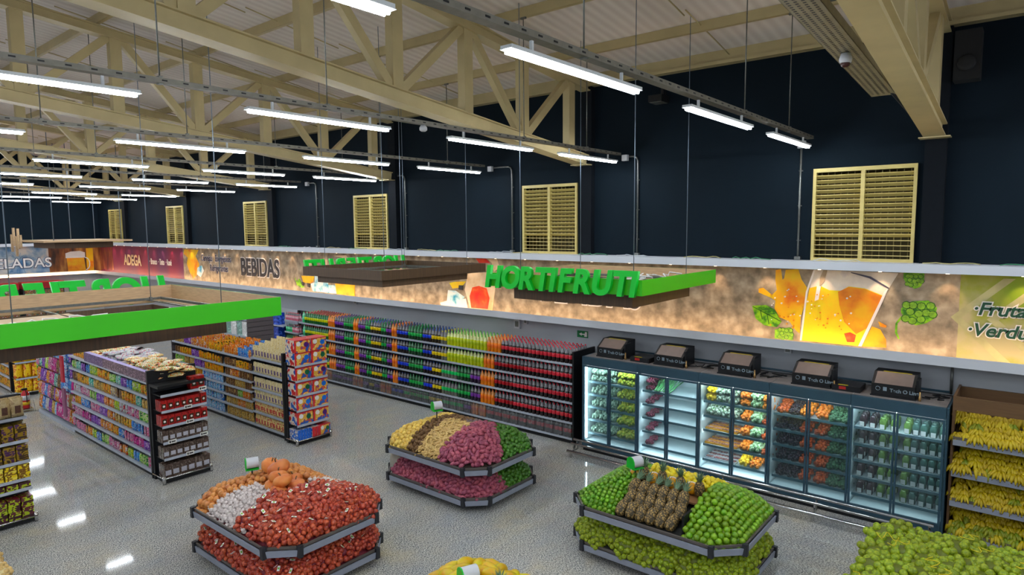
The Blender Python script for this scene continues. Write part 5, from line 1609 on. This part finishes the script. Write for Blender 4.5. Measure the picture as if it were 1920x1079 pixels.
def heap(t, region, surf, kinds, spacing, limit, seed, umin=-1.2, umax=1.2, vmin=-.87, vmax=.87, edge=.05, flat=False, sc=(.9, 1.1), lean=None, under=True):
    """drop individuals over a mound; kinds = [(name, mesh, label, category)]"""
    random.seed(seed)
    cell, out = {}, []
    tries = 0
    while len(out) < limit and tries < 34000:
        tries += 1
        u, v = random.uniform(umin, umax), random.uniform(vmin, vmax)
        if dist(u, v) < edge or not region(u, v): continue
        z = surf(u, v)
        key = (int(u // spacing), int(v // spacing), int(z // spacing))
        bad = False
        for a in (-1, 0, 1):
            for b_ in (-1, 0, 1):
                for c in (-1, 0, 1):
                    for (x, y, w_) in cell.get((key[0] + a, key[1] + b_, key[2] + c), ()):
                        if (x - u) ** 2 + (y - v) ** 2 + (w_ - z) ** 2 < spacing * spacing:
                            bad = True
        if bad: continue
        cell.setdefault(key, []).append((u, v, z))
        out.append((u, v, z))
        nm, me_, lb, cat = random.choice(kinds)
        # tilt with the slope
        e = .03
        gx, gy = (surf(u + e, v) - surf(u - e, v)) / (2 * e), (surf(u, v + e) - surf(u, v - e)) / (2 * e)
        nrm = Vector((-gx, -gy, 1)).normalized()
        qd = nrm.to_track_quat('Z', 'Y')
        rz = random.uniform(0, 2 * PI) if lean is None else lean(u, v) + random.uniform(-.5, .5)
        eu = (Matrix.Rotation(t.rotation_euler[2], 4, 'Z') @ qd.to_matrix().to_4x4() @ Matrix.Rotation(rz - qd.to_euler().z * 0, 4, 'Z')).to_euler()
        o = place(nm, me_, world_of(t, u, v, z + random.uniform(-.012, .012)), lb, cat, lb, eu, random.uniform(*sc))
    if under:
        o = under_layer(t, region, surf, out, kinds[0][1], spacing, edge, kinds[0][0] + '_layer')
        if o: o['label'] = 'lower layer of the heap: ' + ' '.join(kinds[0][2].split()[:10])
    return out
UNDER = {}
def under_layer(t, region, surf, pts, me_, spacing, edge, name):
    """the uncounted fruit lying below the top layer: one mass per heap"""
    if me_.name not in UNDER:
        UNDER[me_.name] = ([v.co.copy() for v in me_.vertices], [tuple(f.vertices) for f in me_.polygons], me_.materials[0])
    vs, fs, mt = UNDER[me_.name]
    b = MB()
    for (u, v, z) in pts:
        for du, dv in ((.5, .28), (-.5, .3), (0, -.55)):
            a, c = u + du * spacing, v + dv * spacing
            if dist(a, c) < edge * .5 or not region(a, c): continue
            M_ = Matrix.Translation(world_of(t, a, c, surf(a, c) - .8 * spacing)) @ Euler((random.uniform(-.5, .5), random.uniform(-.5, .5), random.uniform(0, 6.3))).to_matrix().to_4x4()
            b.add(vs, fs, mt, True, M_)
    if b.v:
        o = b.obj(name)
        tag(o, None, 'produce', kind='stuff')
        return o
def lattice(t, region, surf, kind, step, limit, seed, edge=.035, jit=.006, sc=(.93, 1.05)):
    """neat rows of round fruit following the rim of the tray"""
    random.seed(seed)
    nm, me_, lb, cat = kind
    s_, out, row = edge, [], 0
    while s_ < .86 and len(out) < limit:
        P_ = octo(s_)
        for i in range(8):
            p, q = Vector(P_[i]), Vector(P_[(i + 1) % 8])
            L_ = (q - p).length
            n = max(1, int(L_ / step))
            for j in range(n):
                w_ = p.lerp(q, (j + (.5 if row % 2 else 0.02)) / n)
                u, v = w_.x + random.uniform(-jit, jit), w_.y + random.uniform(-jit, jit)
                if not region(u, v) or len(out) >= limit: continue
                z = surf(u, v)
                if any((a - u) ** 2 + (b_ - v) ** 2 + (c - z) ** 2 < (step * .72) ** 2 for a, b_, c in out): continue
                out.append((u, v, z))
                place(nm, me_, world_of(t, u, v, z), lb, cat, lb, (random.uniform(0, 6), random.uniform(0, 6), 0), random.uniform(*sc))
        mid = (0.3, -OB + s_)
        g = abs(surf(OA - s_ - .02, 0) - surf(OA - s_ - .06, 0)) / .04
        s_ += step * .88 / math.sqrt(1 + g * g)
        row += 1
    return out
# produce meshes
def fruit(name, mt, r, n=9, m_=6): return MB().ball((0, 0, 0), r, mt, n, m_).mesh(name)
def K(name, mt, r, lb, cat='vegetable', n=9, m_=6): return (name, fruit(name, mt, r, n, m_), lb, cat)
m_pot = mat('yellow_potato', (226, 190, 90), .55, 0, .15, 18, obj_var=.12)
m_yam = mat('brown_yam', (112, 80, 44), .7, 0, .3, 20, obj_var=.2, bump=.5)
m_gin = mat('ginger_tan', (206, 172, 106), .65, 0, .15, 30, obj_var=.1)
m_swp = mat('pink_sweet_potato', (150, 52, 84), .55, 0, .3, 16, c2=(186, 96, 112), obj_var=.2)
m_swg = mat('grey_yam', (110, 92, 88), .7, 0, .2, 20, obj_var=.15)
m_chy = mat('green_squash', (44, 96, 16), .4, 0, .2, 20, c2=(84, 134, 34), obj_var=.15)
m_lim = mat('lime_skin', (78, 132, 8), .35, 0, .15, 14, c2=(128, 168, 20), obj_var=.22, bump=.05)
m_lim2 = mat('small_lime_skin', (66, 124, 8), .35, 0, .15, 14, c2=(118, 164, 24), obj_var=.22)
m_onc = mat('crimson_net', (110, 8, 34), .6, 0, .3, 50)
m_oni = mat('red_onion_net', (146, 38, 26), .35, 0, .25, 26, c2=(206, 90, 56), obj_var=.12)
m_bon = mat('brown_onion', (200, 126, 56), .45, 0, .2, 12, c2=(226, 150, 80), obj_var=.15)
m_gar = mat('garlic_white', (214, 200, 196), .6, 0, .1, 20, c2=(230, 220, 214), obj_var=.08)
m_pum = mat('pumpkin_orange', (216, 106, 44), .5, 0, .15, 6, c2=(226, 140, 70), obj_var=.12)

# -- roots island (centre)
iB = island('two tier octagonal island of potatoes, ginger and pink sweet potatoes', -7.85, 8.07, 0, .40, mat('gap_shade_brown', (50, 34, 24), .8))
sB = lambda u, v: up_surf(u, v, .40)
bl = lambda v: -.56 - .1 * v            # potato / yam boundary
heap(iB, lambda u, v: u < bl(v) or (v > .3 and u < -.5), sB, [K('yellow_potato', m_pot, (.052, .038, .036), 'yellow potato in the heap at the left of the roots island')], .066, 300, 1)
heap(iB, lambda u, v: bl(v) < u < -.18 - .25 * (v + .8) * .5 and v < .25, sB, [K('brown_yam', m_yam, (.04, .036, .034), 'small brown yam in the strip beside the yellow potatoes')], .062, 160, 2)
gm = MB(); gm.tube([(-.07, 0, 0), (-.03, .008, .01), (.02, -.004, .006), (.07, .01, 0)], [.012, .019, .017, .01], m_gin, 6).tube([(-.01, 0, .005), (.0, .04, .01)], [.013, .01], m_gin, 6).tube([(.03, 0, .005), (.03, -.035, .012)], [.012, .008], m_gin, 6)
gm = gm.mesh('ginger_root')
heap(iB, lambda u, v: -.18 - .25 * (v + .8) * .5 <= u < .34 and v < .14, sB, [('ginger_root', gm, 'pale ginger root in the middle of the roots island', 'vegetable')], .052, 300, 3, sc=(.8, 1.15))
swm = MB(); swm.tube([(-.062, 0, 0), (-.042, 0, .003), (0, .004, .006), (.040, 0, .003), (.064, -.004, 0)], [.008, .029, .037, .028, .006], m_swp, 8)
swm = swm.mesh('sweet_potato')
heap(iB, lambda u, v: u >= .34 and v < .3 and u < 1.06 - 1.26 * (v + .13), lambda u, v: sB(u, v) + .05, [('sweet_potato', swm, 'pink sweet potato heaped on the upper tier of the roots island', 'vegetable')], .064, 230, 4)
heap(iB, lambda u, v: v >= .14 and -.5 < u < .0, sB, [K('brown_yam', m_yam, (.046, .04, .038), 'dark brown yam at the back of the roots island')], .07, 60, 5)
heap(iB, lambda u, v: v >= .14 and 0 <= u < .34, sB, [K('grey_yam', m_swg, (.042, .04, .038), 'grey round yam at the back of the roots island')], .068, 60, 6)
heap(iB, lambda u, v: (v >= .3 and u >= .34) or (u >= 1.06 - 1.26 * (v + .13)), lambda u, v: sB(u, v) + .02, [K('green_squash', m_chy, (.05, .036, .036), 'green squash heaped at the right of the upper roots tier')], .066, 200, 7)
heap(iB, lambda u, v: -.88 < u < 1.2 and (v < -.3 or u > .8) and dist(u, v) < .45 and v < -.1, lo_surf, [('sweet_potato', swm, 'pink sweet potato heaped on the lower tier of the roots island', 'vegetable')], .060, 300, 8, vmax=.3)
heap(iB, lambda u, v: u > .7 and v >= -.2 and dist(u, v) < .45, lo_surf, [K('green_squash', m_chy, (.05, .036, .036), 'green squash on the lower tier of the roots island')], .066, 110, 9, umin=.6)
sack_m = glass_mat('white_sack_net', (.95, .95, .93), .1, .35, (.85, .85, .8))
for i, (u, v) in enumerate(((-.98, -.58), (-1.08, -.22))):
    x, y, z = world_of(iB, u, v, .15)
    t = thing('potato_sack', 'open white net sack of yellow potatoes, %s on the lower roots tier' % ['nearer one', 'further one'][i], 'sack', (x, y, z), 0, 'potato sacks')
    b = MB(); random.seed(i)
    for k in range(60):
        a = 2.4 * k; zz = .03 + .36 * k / 60
        b.ball(((.10 + .03 * math.sin(zz * 8)) * math.cos(a), (.10 + .03 * math.sin(zz * 8)) * math.sin(a), zz), (.036, .03, .028), m_pot, 7, 5)
    b.obj('potatoes', t)['kind'] = 'stuff'
    MB().lathe([(.13, 0), (.165, .12), (.16, .28), (.13, .40), (.15, .44)], sack_m, 14).obj('net', t)
    MB().tube([(.15 * math.cos(a * PI / 8), .15 * math.sin(a * PI / 8), .44 + .01 * (a % 2)) for a in range(17)], .014, whitem, 6).obj('rolled_rim', t)

# -- onion island (left)
iA = island('two tier octagonal island of onions, garlic and pumpkins', -7.97, 4.72, 0, .34, m_onc)
sA = lambda u, v: up_surf(u, v, .34)
heap(iA, lambda u, v: (u < -.57 + .33 * (v + .76)) and v < .5 or (v > .38 and u < .05), sA, [K('brown_onion', m_bon, (.048, .048, .044), 'loose brown onion in the heap at the left of the onion island')], .078, 260, 11)
gl = MB(); gl.ball((0, 0, 0), (.032, .032, .026), m_gar, 8, 5, rib=.05); gl.tube([(0, 0, .015), (.004, 0, .045)], [.008, .003], m_gar, 5)
gl = gl.mesh('garlic_bulb')
gpos = lambda u, v: (u >= -.57 + .33 * (v + .76) and u < .34 and v < (-.22 if u > -.42 else -.1)) or (v > .30 and .05 <= u < .45)
heap(iA, gpos, sA, [('garlic_bulb', gl, 'white garlic bulb in the pale heap on the onion island', 'vegetable')], .054, 300, 12)
pk = []
for s_ in range(2):
    b = MB()
    n = 20; vs = []
    for i in range(1, 8):
        th = PI * i / 8
        for k in range(n):
            a = 2 * PI * k / n
            q = 1 - .07 * abs(math.cos(a * 5))
            vs.append((.115 * q * math.sin(th) ** .8 * math.cos(a), .115 * q * math.sin(th) ** .8 * math.sin(a), .075 * math.cos(th) * (1 - .15 * math.exp(-((th) / .5) ** 2))))
    fs = [(i * n + k, (i + 1) * n + k, (i + 1) * n + (k + 1) % n, i * n + (k + 1) % n) for i in range(6) for k in range(n)]
    fs += [tuple(range(n)), tuple(range(7 * n - 1, 6 * n - 1, -1))]
    pk.append(b.add(vs, fs, m_pum, True).mesh('pumpkin'))
stem_me = MB().tube([(0, 0, .05), (.005, 0, .085), (.02, 0, .10)], [.014, .009, .008], m_yam, 6).mesh('stem')
pp = [(-.36, .12, 1.02, 1.05, 'at the back left of the pumpkin pile'), (-.40, .08, 1.17, 1.05, 'on top at the back left'), (-.16, .05, 1.03, 1.1, 'low in the middle'), (-.18, .07, 1.19, 1.25, 'largest, on top of the pile'),
      (.0, -.12, 1.03, .95, 'low at the front'), (.03, -.06, 1.16, 1.0, 'on top at the front'), (.20, -.16, 1.03, .9, 'low at the right'), (.20, -.10, 1.15, 1.0, 'on top at the right'), (-.02, .2, 1.02, 1.0, 'hidden at the rear'), (.2, .1, 1.03, 1.0, 'behind the right one')]
for u, v, z, s_, wd in pp:
    t = place('pumpkin', pk[0], world_of(iA, u - .06, v - .04, z + .01), 'orange ribbed pumpkin ' + wd, 'pumpkin', 'pumpkins', (random.uniform(-.4, .4), random.uniform(-.4, .4), random.uniform(0, 6)), s_ * 1.15)
    child('stem', stem_me, t)
# net bags
tag_g = mat('tag_green_white', (210, 214, 200), .4, 0, .3, 30, c2=(150, 190, 60))
def netbag(name, fm, core, r, n, seed, body=(.15, .105, .06), inner=.8):
    random.seed(seed)
    b = MB()
    b.ball((0, 0, 0), tuple(q * inner + r * .55 for q in body), core, 12, 8)
    for i in range(n):
        a = 2.39996 * i
        zz = 1 - (i + .5) / n * 1.75
        q = math.sqrt(max(0, 1 - zz * zz))
        b.ball((body[0] * q * math.cos(a), body[1] * q * math.sin(a), body[2] * zz), r * random.uniform(.88, 1.1), fm, 8, 5)
    return b.mesh(name)
ob = [netbag('onion_net_bag', m_oni, m_onc, .040, 20, s_, inner=.45) for s_ in (1, 2)]
tg = MB().box(-.016, .016, -.03, .03, 0, .003, w_white).box(-.01, .01, -.012, .012, .003, .004, mat('tag_lime', (120, 180, 40), .4)).mesh('tag')
red_reg = lambda u, v: u >= .42 or (u > .22 and v < -.3)
o1 = heap(iA, red_reg, lambda u, v: sA(u, v) + .0 + .02 * math.sin(u * 9), [('onion_net_bag', ob[0], 'red net bag of onions heaped on the upper tier of the onion island', 'net bag'), ('onion_net_bag', ob[1], 'red net bag of onions heaped on the upper tier of the onion island', 'net bag')], .108, 160, 14, edge=.085, sc=(.85, 1.05), under=False)
o2 = heap(iA, lambda u, v: (v < -.25 or u > .75) and dist(u, v) < .46, lambda u, v: lo_surf(u, v) + .01, [('onion_net_bag', ob[0], 'red net bag of onions on the lower tier of the onion island', 'net bag'), ('onion_net_bag', ob[1], 'red net bag of onions on the lower tier of the onion island', 'net bag')], .105, 200, 15, edge=.075, sc=(.85, 1.0), under=False)
for k, (u, v, z) in enumerate(o1 + o2):
    for q in range(1 if k % 4 else 0):
        x, y, zz = world_of(iA, u + random.uniform(-.05, .05), v - .03 + random.uniform(-.05, .03), z + .088)
        place('paper_tag', tg, (x, y, zz + .01), 'small white paper tag on the red onion bags', 'tag', 'paper tags on the onion bags', (random.uniform(-.1, .9), random.uniform(-.5, .5), random.uniform(0, 6)), 1.05)

# -- lime island (right)
iC = island('two tier octagonal island of limes and pineapples', -3.77, 8.1, 0, .27, mat('gap_shade_black', (24, 26, 22), .8))
sC = lambda u, v: up_surf(u, v, .27)
_r = lambda u, v: u < -.46
_s = lambda u, v: sC(u, v) + .01 + .10 * math.exp(-(((u + .62) / .3) ** 2 + ((v - .1) / .5) ** 2))
_k = K('small_lime', m_lim2, (.032, .032, .030), 'small green lime in the left heap of the lime island', 'fruit')
under_layer(iC, _r, _s, lattice(iC, _r, _s, _k, .071, 300, 21), _k[1], .06, .03, 'small_lime_layer')['label'] = 'lower layer of small limes in the left heap'
peak = lambda u, v: sC(u, v) + .15 * math.exp(-(((u - .72) / .35) ** 2 + ((v + .05) / .5) ** 2))
_r2 = lambda u, v: u > .53
_k = K('lime', m_lim, (.044, .044, .041), 'round green lime in the right heap of the lime island', 'fruit', 10, 7)
under_layer(iC, _r2, peak, lattice(iC, _r2, peak, _k, .087, 300, 22), _k[1], .08, .03, 'lime_layer')['label'] = 'lower layer of green limes in the right heap'
MB().prism([(.50, -.80), (.53, -.80), (.53, .3), (.50, .3)], 'Z', .72, .98, black).obj('divider', iC)
MB().box(-.42, .50, -.30, .10, .93, .955, mat('cardboard', (150, 106, 66), .7)).obj('cardboard_sheet', iC)
m_pine = bpy.data.materials.new('pineapple_skin'); m_pine.use_nodes = True
nt = m_pine.node_tree; p = nt.nodes['Principled BSDF']; tc = nt.nodes.new('ShaderNodeTexCoord')
vo = nt.nodes.new('ShaderNodeTexVoronoi'); vo.feature = 'F1'; vo.inputs['Scale'].default_value = 42
nt.links.new(tc.outputs['Object'], vo.inputs['Vector'])
nt.links.new(ramp(vo.outputs['Distance'], [(.12, (200, 164, 90)), (.35, (136, 108, 58)), (.62, (64, 54, 32))]), p.inputs['Base Color'])
bmp = nt.nodes.new('ShaderNodeBump'); bmp.inputs['Distance'].default_value = .012; bmp.invert = True
nt.links.new(vo.outputs['Distance'], bmp.inputs['Height']); nt.links.new(bmp.outputs[0], p.inputs['Normal']); p.inputs['Roughness'].default_value = .6
m_crown = mat('pineapple_crown', (96, 130, 96), .5, 0, .3, 12, c2=(130, 160, 126), obj_var=.15)
def crown_mesh(mt, hgt=.16, n=26, seed=1):
    random.seed(seed)
    b = MB()
    for i in range(n):
        a = 2.4 * i
        u = i / n
        lean_ = .75 * (1 - u) + .08
        L_ = hgt * (.55 + .45 * u)
        d = Vector((math.cos(a) * math.sin(lean_), math.sin(a) * math.sin(lean_), math.cos(lean_)))
        sd = Vector((-math.sin(a), math.cos(a), 0)) * .011
        p0 = Vector((math.cos(a) * .012, math.sin(a) * .012, .01 * u))
        p1 = p0 + d * L_ * .55
        p2 = p0 + d * L_ + Vector((math.cos(a), math.sin(a), 0)) * .012
        th = Vector((0, 0, .004))
        b.add([p0 - sd, p0 + sd, p1 + sd * .8, p1 - sd * .8, p2, p0 + d * .0 - th, p1 - th * 1.2], [(0, 1, 2, 3), (3, 2, 4), (0, 3, 6, 5), (1, 5, 6, 2), (6, 3, 4), (2, 6, 4)], mt)
    return b.mesh('crown')
pine_body = MB().lathe([(.03, -.10), (.055, -.085), (.068, -.04), (.07, .01), (.062, .06), (.045, .095), (.02, .105)], m_pine, 14).mesh('pineapple_body')
crown_me = crown_mesh(m_crown)
crown_br = crown_mesh(mat('pineapple_crown_brown', (120, 96, 80), .6, 0, .4, 10, c2=(96, 130, 90)), .15, 26, 3)
def pineapple(loc, rot, lb, grp, sc=1.0, cm=None):
    t = place('pineapple', pine_body, loc, lb, 'pineapple', grp, rot, sc)
    if cm is not False: child('crown', cm or crown_me, t, (0, 0, .10))
random.seed(41)
for r_ in range(3):
    n = 6
    for i in range(n):
        u = -.44 + .90 * (i + .5 + .3 * (r_ % 2)) / (n + .3)
        v = [-.755, -.60, -.42][r_]
        z = [.83, .93, 1.02][r_]
        pineapple(world_of(iC, u, v, z), (R(-50 + random.uniform(-8, 8)), random.uniform(-.15, .15), random.uniform(-.2, .2)), 'pineapple lying in the %s row of the sloping pineapple stack' % ['bottom', 'middle', 'top'][r_], 'pineapples in the %s row' % ['bottom', 'middle', 'top'][r_], 1.08, None if r_ == 2 else False)
for i, u in enumerate((-.42, -.14, .14, .42)):
    pineapple(world_of(iC, u, -.02 - .02 * i, 1.065), (0, random.uniform(-.08, .08), i), 'pineapple standing upright on the lime island, %s of four' % ['leftmost', 'second', 'third', 'rightmost'][i], 'standing pineapples', 1.0)
m_melon = mat('yellow_melon', (232, 164, 10), .4, 0, .12, 8, obj_var=.05)
mel = MB().ball((0, 0, 0), (.082, .082, .085), m_melon, 16, 10).mesh('yellow_melon')
band = MB(); band.tube([(.084 * math.cos(a), 0, .084 * math.sin(a)) for a in [PI * q / 10 for q in range(-1, 12)]], .010, w_white, 5, False); band = band.mesh('white_net_strip')
for i, u in enumerate((-.55, -.27, .01, .29)):
    t = place('yellow_melon', mel, world_of(iC, u, -.05, 1.04), 'round yellow melon between the standing pineapples, %s' % ['leftmost', 'second', 'third', 'rightmost'][i], 'melon', 'yellow melons', (0, 0, .6))
    child('white_strip', band, t)
yf = MB().ball((0, 0, 0), (.042, .036, .036), mat('yellow_fruit', (236, 206, 20), .4, 0, .12, 12, c2=(214, 200, 30), obj_var=.15), 9, 6).mesh('yellow_fruit')
heap(iC, lambda u, v: -.5 < u <= .52 and v > .10, lambda u, v: sC(u, v) + .09 * (1 - ((v - .35) / .5) ** 2), [('yellow_fruit', yf, 'bright yellow fruit heaped behind the melons on the lime island', 'fruit')], .068, 220, 23)
m_net = mat('yellow_green_net', (112, 116, 6), .55, 0, .3, 50, c2=(80, 96, 4))
m_lnet = mat('netted_lime', (112, 142, 4), .5, 0, .25, 50, c2=(158, 168, 14), obj_var=.15)
lb_me = [netbag('lime_net_bag', m_lnet, m_net, .042, 18, s_, inner=.7) for s_ in (5, 6)]
heap(iC, lambda u, v: (v < -.2 or u > .75 or u < -.8) and dist(u, v) < .46, lambda u, v: lo_surf(u, v) + .01, [('lime_net_bag', q, 'yellow-green net bag of limes on the lower tier of the lime island', 'net bag') for q in lb_me], .105, 220, 24, edge=.06, sc=(.85, 1.0), under=False)

# -- netted limes heap at the bottom right
t = thing('produce_bin', 'low dark bin under the big heap of netted limes at the bottom right', 'display', (-.05, 8.0, 0))
MB().box(-1.2, 1.25, -.85, .75, 0, .62, black).obj('bin', t)
MB().box(-1.1, 1.15, -.75, .65, .62, .82, m_net).obj('mound_filler', t)
random.seed(51)
big = [netbag('lime_net_bag', m_lnet, m_net, .05, 18, s_, (.19, .135, .07), .7) for s_ in (7, 8)]
drw = mat('net_drawstring', (206, 190, 20), .6)
for i in range(11):
    for j in range(8):
        u = -1.2 + i * .235 + (.1 if j % 2 else 0); v = -.85 + j * .225
        edge_ = i == 0 or j == 0 or j == 7
        for q in range(3 if edge_ else 1):
            z = .90 + random.uniform(-.02, .03) if q == 0 else .72 - .2 * (q - 1)
            if edge_ and q == 0: z -= .03
            if u > .5 and v < 0: continue
            lb = 'yellow-green net bag of limes in the big heap at the bottom right'
            o = place('lime_net_bag', big[(i + j) % 2], (-.05 + u + random.uniform(-.03, .03), 8.0 + v + random.uniform(-.03, .03), z), lb, 'net bag', lb, (random.uniform(-.3, .3), random.uniform(-.3, .3), random.uniform(0, 6)), 1.0)
            if q == 0 and (i + j) % 5 == 0: child('drawstring', (bpy.data.meshes.get('drawstring') or MB().tube([(-.1 + .02 * k, .06 * math.sin(k * .9), .115 + .01 * math.cos(k)) for k in range(12)], .005, drw, 5).mesh('drawstring')), o)

# -- papaya island at the bottom centre
iD = island('octagonal island of papayas, pineapples and avocados at the bottom edge', -3.72, 4.35, 0, .27, mat('gap_shade_black', (24, 26, 22), .8))
sD = lambda u, v: up_surf(u, v, .27)
m_pap = mat('papaya_skin', (236, 170, 10), .4, 0, .2, 6, c2=(200, 190, 20), obj_var=.12)
pap = MB().lathe([(.005, -.13), (.04, -.11), (.065, -.04), (.06, .04), (.035, .11), (.006, .13)], m_pap, 12).mesh('papaya')
pap_l = pap.copy(); pap_l.transform(Matrix.Rotation(PI / 2, 4, 'X'))
heap(iD, lambda u, v: u < .12 and v > -.5, lambda u, v: sD(u, v) + .05, [('papaya', pap_l, 'yellow papaya lying in the heap at the bottom edge', 'fruit')], .13, 60, 61)
m_avo = mat('avocado_skin', (50, 110, 24), .4, 0, .3, 30, c2=(84, 140, 40), obj_var=.12, bump=.3)
heap(iD, lambda u, v: u >= .12 and v > -.5, lambda u, v: sD(u, v) + .05, [K('avocado', m_avo, (.062, .05, .05), 'green avocado in the heap at the bottom edge', 'fruit', 12, 8)], .098, 80, 62)
for i, (u, v) in enumerate(((-.12, .10), (.26, .06), (.52, -.1))):
    pineapple(world_of(iD, u, v, 1.08), (0, .1, i), 'pineapple standing on the bottom edge island, %s' % ['left one', 'middle one', 'right one'][i], 'standing pineapples at the bottom', 1.0, crown_me if i == 0 else crown_br)
# -- ginger / bagged roots at the bottom left corner
t = thing('produce_bin', 'dark bin of pale roots at the bottom left corner', 'display', (-9.35, 1.35, 0))
MB().box(-.9, .75, -.9, .42, 0, .68, black).obj('bin', t)
MB().box(-.85, .70, -.85, .36, .68, .74, m_gin).obj('mound_filler', t)
rb = netbag('root_bag', m_gin, mat('clear_bag', (214, 196, 140), .3, 0, .1, 30), .03, 24, 9, (.12, .09, .05), .9)
random.seed(66)
for i in range(12):
    for j in range(9):
        x, y = -10.15 + i * .135, .55 + j * .135
        e_ = min(x + 10.2, -8.62 - x, 1.78 - y)
        lb = 'pale root bag in the heap at the bottom left corner'
        place('root_bag', rb, (x, y, .80 + .12 * min(1, max(0, e_) / .3)), lb, 'net bag', lb, (random.uniform(-.3, .3), random.uniform(-.3, .3), random.uniform(0, 6)), .95)
for i, (x, y) in enumerate(((-8.95, 1.62), (-9.1, 1.5), (-8.82, 1.5))):
    place('paper_tag', tg, (x, y, 1.0), 'square white label on the pale roots at the bottom left', 'tag', 'labels on the pale roots', (.2, .1, i), 2.2)

# ---- sign holders with a rolled white card
hg = mat('holder_green', (0, 176, 40), .35)
stick_me = MB().tube([(0, 0, 0), (0, 0, .26)], .011, black, 8).mesh('post')
disc = MB(); disc.prism([(.085 * math.cos(a * PI / 9), .085 * math.sin(a * PI / 9)) for a in range(0, 10)] + [(-.085, -.07), (.085, -.07)], 'X', -.09, -.075, hg); disc = disc.mesh('green_end')
roll = MB(); roll.prism([(.078 * math.cos(a * PI / 9), .078 * math.sin(a * PI / 9)) for a in range(0, 10)] + [(-.078, -.05), (.078, -.05)], 'X', -.075, .09, whitem, smooth=True); roll = roll.mesh('white_card')
disc2 = MB().box(-.09, .09, -.09, .09, -.085, -.07, hg).mesh('green_base')
for (isl, u, v, z, wd) in ((iB, -.52, -.05, 1.10, 'roots island'), (iA, -.70, -.12, .97, 'onion island'), (iC, -.52, -.12, 1.0, 'lime island'), (iD, -.42, .0, .98, 'bottom edge island')):
    x, y, zz = world_of(isl, u, v, z)
    t = thing('price_holder', 'green price holder with rolled white card standing in the ' + wd, 'sign', (x, y, zz), R(66), 'price holders')
    child('post', stick_me, t, (0, 0, -.1))
    child('green_end', disc, t, (0, 0, .24)); child('white_card', roll, t, (0, 0, .24)); child('green_base', disc2, t, (0, 0, .24))
